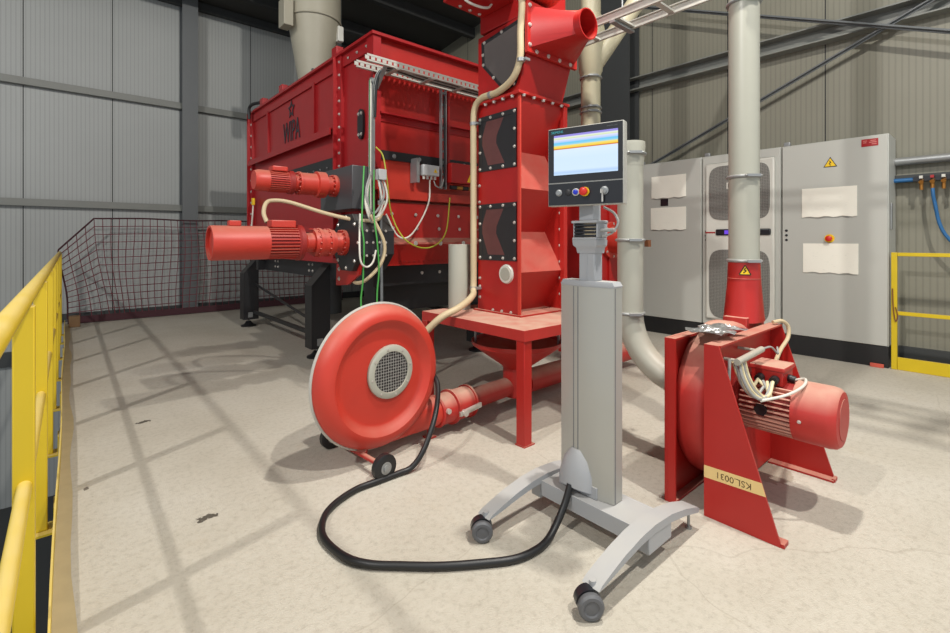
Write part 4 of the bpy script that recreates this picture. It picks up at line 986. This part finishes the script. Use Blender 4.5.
# tall grey pipe on the blower
p_ = T('delivery_pipe', 'tall grey plastic pipe rising from the red blower cone out of the picture', 'pipe', (PX, PY, 1.09))
b = B(); b.cyl((PX, PY, 1.087), (PX, PY, 5.0), .076, n=44); p_.part('pipe', b, M['grey_plastic'])
def clamp_ring(th, x, y, z, r, screw=(-.66,-.75)):
    b = B(); b.torus((x, y, z), (0,0,1), r+.004, .009, 44, 8); cr = th.part('pipe_clamp', b, M['grey_steel'])
    sx = V((screw[0], screw[1], 0)); c0 = V((x, y, z))+sx*(r+.016); tg = V((-sx.y, sx.x, 0))
    b = B(); b.bar(c0-tg*.035, c0+tg*.035, .018, .014); b.cyl(c0-tg*.045, c0+tg*.045, .005, n=8); th.part('clamp_screw', b, M['grey_steel'], cr)
for z in (1.087, 1.545, 2.50): clamp_ring(p_, PX, PY, z, .076)
# pipe into the blower
e = T('suction_pipe', 'grey plastic pipe bending at the floor into the back of the right blower', 'pipe', (2.52, 1.5, 0))
YV = 1.50; rp = .073
arc = [V((2.52, YV, 1.66)), V((2.52, YV, 1.1)), V((2.52, YV, .80))] + [V((2.52, YV-.35*(1-math.cos(a)), .775-.35*math.sin(a))) for a in [PI/2*k/10 for k in range(11)]] + [V((2.52, 1.08, .425))]
b = B(); b.tube(arc, rp, 36, 0); e.part('pipe', b, M['grey_plastic'])
b = B(); b.lathe((2.52, YV, 1.63), (0,0,1), [(0, rp+.001), (.03, rp+.004), (.12, rp+.012), (.14, rp+.010), (.14, rp-.004), (.02, rp-.01)], 36); e.part('socket', b, M['grey_plastic'])
clamp_ring(e, 2.52, YV, 1.70, rp+.006); clamp_ring(e, 2.52, YV, 1.20, rp); clamp_ring(e, 2.52, YV, .775, rp)
b = B(); b.box(2.60, 2.63, YV-.07, YV-.045, 1.16, 1.20); e.part('clip', b, M['rust'])

# beige conveying pipe with a branch
q = T('conveying_pipe', 'beige conveying pipe with slanting branch behind the sifter outlet', 'pipe', (3.47, 2.445, .1))
qx, qy = 3.47, 2.445
b = B(); b.cyl((qx, qy, .11), (qx, qy, 2.72), .082, n=32); q.part('pipe', b, M['beige_pipe'])
b = B(); b.lathe((qx, qy, 2.60), (0,0,1), [(0, .084), (.04, .09), (.06, .1), (.40, .12), (.52, .10), (.54, .09)], 32); q.part('branch_body', b, M['beige_pipe'])
b = B(); b.cyl((qx, qy, 3.1), (qx, qy, 5.6), .085, n=32); q.part('pipe', b, M['beige_pipe'])
b = B(); b.cyl((qx+.01, qy-.01, 2.70), (qx+.62, qy-.55, 3.9), .078, n=28); q.part('branch', b, M['beige_pipe'])
clamp_ring(q, qx, qy, 2.60, .084); clamp_ring(q, qx, qy, 2.34, .082); clamp_ring(q, qx, qy, 2.30, .082)

# overhead cable ladder
c_ = T('overhead_cable_ladder', 'light steel cable ladder hanging overhead to the right of the sifter outlet', 'cable ladder', (3.08, 1.0, 2.79))
for x in (2.97, 3.20):
    b = B(); b.box(x-.004, x+.004, -1.6, 2.32, 2.765, 2.825); b.box(x-.018, x+.004, -1.6, 2.32, 2.820, 2.826); b.box(x-.018, x+.004, -1.6, 2.32, 2.764, 2.770); c_.part('side_rail', b, M['alu'])
for k in range(13):
    y = 2.18-.30*k; b = B(); b.box(2.974, 3.196, y-.02, y+.02, 2.770, 2.784); c_.part('rung', b, M['alu'])
for y in (1.9, -.3):
    b = B(); b.cyl((3.085, y, 2.75), (3.085, y, 5.82+.12*(1.9-y)), .006, n=8); b.box(2.95, 3.22, y-.02, y+.02, 2.745, 2.762); c_.part('hanger', b, M['grey_steel'])

# feed housing behind the terminal: red block with motor
o2 = T('outfeed_housing', 'dark red machine housing half hidden behind the terminal and grey pipe', 'machine', (4.4, 3.2, 0))
b = B(); b.box(4.0, 5.1, 2.95, 3.30, .62, 1.62, .01); o2.part('housing', b, M['red_clean'])
b = B(); b.box(4.12, 4.16, 2.93, 2.95, .62, 1.62); b.box(4.5, 4.54, 2.93, 2.95, .62, 1.62); o2.part('rib', b, M['red_clean'])
for x in (4.05, 4.98):
    for y in (2.97, 3.2):
        b = B(); b.box(x, x+.07, y, y+.07, .0005, .62); o2.part('leg', b, M['red'])
o2.bolts([(4.08, 2.95, .75+.2*k) for k in range(5)] + [(4.3, 2.95, .75+.2*k) for k in range(5)], (0,-1,0), .014)
m2 = T('drive_motor', 'bright red drive motor glimpsed between the terminal neck and grey pipe', 'motor', (4.45, 2.8, 1.25))
b = B(); b.lathe((4.55, 2.95, 1.2), (0,-1,0), [(0, .20), (.04, .20), (.05, .15), (.28, .15), (.32, .13), (.33, .10)], 30); st = m2.part('housing', b, M['red_light'])
b = B(); b.box(4.48, 4.62, 2.70, 2.85, 1.34, 1.40, .006); m2.part('terminal_box', b, M['red_light'])
m2.bolts([(4.55+.175*math.cos(a), 2.91, 1.2+.175*math.sin(a)) for a in [k*PI/4 for k in range(8)]], (0,-1,0), .014, parent=st)

# ------------------------------------------------------------------ switch cabinets
XC = 5.82
ys = [(2.515, 3.355, 'left'), (1.68, 2.505, 'mid'), (.80, 1.67, 'right')]
labs = {'left': 'grey switch cabinet with two blank notices, partly behind the bent grey pipe', 'mid': 'grey switch cabinet with a drive unit display, behind the tall grey pipe', 'right': 'grey switch cabinet with warning triangle and red label, nearest the yellow gate'}
for y0, y1, k in ys:
    c3 = T('switch_cabinet', labs[k], 'cabinet', (XC+.18, (y0+y1)/2, 0), 'row of switch cabinets')
    b = B(); b.box(XC+.02, XC+.40, y0, y1, .2, 2.2, .004); c3.part('body', b, M['cab'])
    b = B(); b.box(XC, XC+.019, y0+.006, y1-.006, .205, 2.19, .004); dr = c3.part('door', b, M['cab'])
    b = B(); b.box(XC+.005, XC+.38, y0, y1, .0005, .2); c3.part('plinth', b, M['plinth'])
    b = B(); b.box(XC+.06, XC+.10, y1-.06, y1+.0, 2.2, 2.25, .008); b.cyl((XC+.055, y1-.03, 2.232), (XC+.105, y1-.03, 2.232), .012, n=12); c3.part('lifting_eye', b, M['grey_steel'])
    for z in ((1.25, 1.30, 1.20)):
        b = B(); b.cyl((XC-.004, y1-.045, z), (XC+.002, y1-.045, z), .013, n=12); c3.part('lock', b, M['bezel'], dr)
    if k == 'left':
        b = B(); b.box(XC-.004, XC+.001, 2.93, 3.03, 1.635, 1.725); c3.part('blank_window', b, M['bezel'], dr, 'small black square window')
    if k == 'mid':
        def sup(yc, zc_, hy, hz, p=.35, n=40):
            return [(yc+hy*math.copysign(abs(math.cos(a))**p, math.cos(a)), zc_+hz*math.copysign(abs(math.sin(a))**p, math.sin(a))) for a in [2*PI*i/n for i in range(n)]]
        ym = (y0+y1)/2
        b = B(); b.box(XC-.03, XC, ym-.365, ym+.365, .27, 2.10, .02); fp = c3.part('drive_front', b, M['white'])
        for zc_, hz in ((1.745, .315), (.69, .40)):
            b = B(); b.prism([(XC-.036, y, z) for y, z in sup(ym, zc_, .32, hz)], (.008,0,0)); c3.part('vent_panel', b, M['mesh_dark'], fp)
        b = B(); b.box(XC-.045, XC-.03, ym-.33, ym+.24, 1.255, 1.325, .012); hd = c3.part('display_bar', b, M['bezel'], fp)
        b = B(); b.box(XC-.047, XC-.044, 2.165, 2.235, 1.268, 1.312); c3.part('display', b, M['violet'], hd)
        b = B(); b.box(XC-.034, XC-.03, ym+.25, ym+.36, 1.28, 1.295); c3.part('trim_line', b, M['label_red'], fp)
        b = B(); b.box(XC-.038, XC-.030, 2.155, 2.215, 1.79, 1.86); b2 = c3.part('sticker', b, M['white'], fp)
        b = B(); b.box(XC-.039, XC-.037, 2.17, 2.20, 1.80, 1.85); c3.part('sticker_symbol', b, M['ink'], b2)
    if k == 'right':
        def tri(s_, x): return [(x, 1.244+.058*s_, 1.972-.04*s_), (x, 1.244-.058*s_, 1.972-.04*s_), (x, 1.244, 1.972+.062*s_)]
        b = B(); b.prism(tri(1, XC-.0015), (.002,0,0)); ts = c3.part('warning_sticker', b, M['ink'], dr)
        b = B(); b.prism(tri(.8, XC-.0025), (.0015,0,0)); c3.part('sticker_field', b, M['sign_y'], ts)
        b = B()
        for a_, b_ in (((.006, 1.996), (-.006, 1.975)), ((-.006, 1.975), (.008, 1.972)), ((.008, 1.972), (-.002, 1.948))): b.bar((XC-.003, 1.244+a_[0], a_[1]), (XC-.003, 1.244+b_[0], b_[1]), .007, .001, (1,0,0))
        c3.part('symbol', b, M['ink'], ts)
        b = B(); b.box(XC-.003, XC+.001, .872, .998, 2.095, 2.165); rl = c3.part('red_label', b, M['label_red'], dr)
        b = B()
        for z, a_, b_ in ((2.148, .955, .985), (2.132, .885, .94), (2.132, .96, .985), (2.115, .885, .92), (2.148, .89, .93)): b.box(XC-.004, XC-.002, a_, b_, z-.004, z+.004)
        c3.part('label_marks', b, paint('faded_marks', (206,120,112), .5), rl)
        b = B(); b.cyl((XC+.001, 1.25, 1.215), (XC-.006, 1.25, 1.215), .042, n=28); es = c3.part('stop_collar', b, M['sign_y'], dr)
        b = B(); b.lathe((XC-.006, 1.25, 1.215), (-1,0,0), [(0, .016), (.015, .018), (.02, .028), (.04, .028), (.045, .02)], 24); c3.part('stop_button', b, M['red_b'], es)
        b = B(); b.box(XC+.1, XC+.16, y0-.012, y0, 1.3, 1.55, .004); c3.part('side_latch', b, M['grey_steel'])
def notice(y0, y1, z0, z1, label, sd):
    random.seed(sd); b = B(); n, mz = 12, 4; P = {}
    for i in range(n+1):
        for j in range(mz+1):
            edge = .010*(1-j/mz)**2*(.4+random.random())*(1 if i not in (0, n) else .3)
            P[i, j] = V((XC-.0045-edge, y0+(y1-y0)*i/n, z0+(z1-z0)*j/mz+(.006*math.sin(i*1.7+sd) if j == 0 else 0)))
    sheet(b, P, n, mz, V((.002, 0, 0)))
    single('paper_notice', b, M['paper'], label, 'notice', (XC-.003, (y0+y1)/2, z0), 'paper notices on the cabinets', 60)
notice(2.70, 3.155, 1.735, 2.02, 'pale paper notice above the small black window on the left cabinet', 1)
notice(2.70, 3.165, 1.33, 1.615, 'pale paper notice below the small black window on the left cabinet', 2)
notice(1.03, 1.485, 1.435, 1.73, 'pale paper notice under the warning triangle on the right cabinet', 3)
notice(1.02, 1.475, .87, 1.165, 'pale paper notice under the red stop button on the right cabinet', 4)
b = B(); b.box(5.86, 5.95, .76, .84, .0005, .04, .004) if False else b.box(5.79, 5.815, .83, .93, .0005, .035, .003)
single('floor_block', b, M['brick'], 'small red block on the floor at the foot of the right cabinet', 'block', (5.8, .88, 0))

# ------------------------------------------------------------------ gate, wall pipe and hose manifold at the far right
g_ = T('gate', 'yellow steel barrier gate on the floor right of the switch cabinets', 'gate', (5.85, .7, 0))
b = B(); b.box(5.825, 5.865, .74, .782, .0005, 1.085, .004); g_.part('post', b, M['gate_y'])
b = B(); b.box(5.828, 5.862, -1.2, .739, 1.05, 1.084, .004); g_.part('top_rail', b, M['gate_y'])
b = B(); b.box(5.832, 5.858, -1.2, .739, .505, .54, .004); g_.part('middle_rail', b, M['gate_y'])
b = B(); b.box(5.832, 5.858, -1.2, .739, .0005, .115, .003); g_.part('kick_plate', b, M['gate_y'])
b = B(); b.box(5.825, 5.865, -1.242, -1.2, .0005, 1.085, .004); g_.part('post', b, M['gate_y'])
b = B(); b.tube([(5.815, .77, .75), (5.812, .765, .58), (5.815, .75, .45), (5.818, .735, .50), (5.815, .75, .58)], .0045, 8); g_.part('chain', b, M['rust'])
b = B(); b.cyl((6.18, .85, 1.965), (6.18, -2.4, 1.965), .04, n=20); single('wall_pipe', b, M['grey_steel'], 'horizontal grey steel pipe on the wall right of the cabinets', 'pipe', (6.18, .85, 1.965))
mf = T('air_manifold', 'row of small brass air valves on the wall above the blue hose', 'manifold', (6.12, .3, 1.74))
b = B(); b.box(6.10, 6.169, -.6, .66, 1.755, 1.80); mf.part('rail', b, M['bezel'])
b = B(); b.cyl((6.13, .66, 1.775), (6.13, .85, 1.775), .02, n=14); mf.part('supply_pipe', b, M['blue'])
for k in range(7):
    y = .60-.075*k
    b = B(); b.cyl((6.10, y, 1.76), (6.05, y, 1.74), .018, n=10); b.cyl((6.08, y, 1.75), (6.08, y, 1.67), .014, n=10); v_ = mf.part('valve', b, M['brass'])
    b = B(); b.box(6.04, 6.075, y-.012, y+.012, 1.775, 1.80); mf.part('valve_handle', b, M['label_red'] if k % 2 else M['white'], v_)
b = B(); b.tube([(6.08, .525, 1.68), (6.07, .51, 1.55), (6.06, .44, 1.25), (6.05, .18, .9), (6.05, .05, .5), (6.05, -.2, .1), (6.03, -.6, .016)], .014, 10)
single('air_hose', b, M['blue'], 'blue air hose hanging from the valve row beside the yellow gate', 'hose', (6.08, .525, 1.68))

# ------------------------------------------------------------------ light: two hall lamps above, added ambient world fill where the hall is left unbuilt
def lamp(name, loc, power, r, size, blend, col, target=None):
    l = bpy.data.lights.new(name, 'SPOT'); l.energy = power; l.shadow_soft_size = r; l.spot_size = math.radians(size); l.spot_blend = blend; l.color = col
    o = bpy.data.objects.new(name, l); C.objects.link(o); o.location = loc
    if target: o.rotation_euler = (V(target)-V(loc)).to_track_quat('-Z', 'Y').to_euler()
lamp('hall_lamp', (2.25, .9, 5.0), LAMP_A, .07, 118, 1.0, (1, .965, .905))
lamp('hall_lamp', (1.6, -1.5, 6.0), LAMP_C, .08, 165, .5, (1, .965, .905), (2.2, 3.0, 0))
lamp('hall_lamp', (-4.4, .9, 6.0), LAMP_B, .10, 150, .5, (1, .97, .93), (1.5, 2.6, 0))
w = bpy.data.worlds.new('world'); bpy.context.scene.world = w; w.use_nodes = True
bg = w.node_tree.nodes['Background']; bg.inputs[0].default_value = (.86, .93, 1, 1); bg.inputs[1].default_value = AMBIENT
vs_ = bpy.context.scene.view_settings
vs_.view_transform = 'Standard'; vs_.look = 'None'; vs_.gamma = 1; vs_.use_curve_mapping = False; vs_.exposure = EXPO
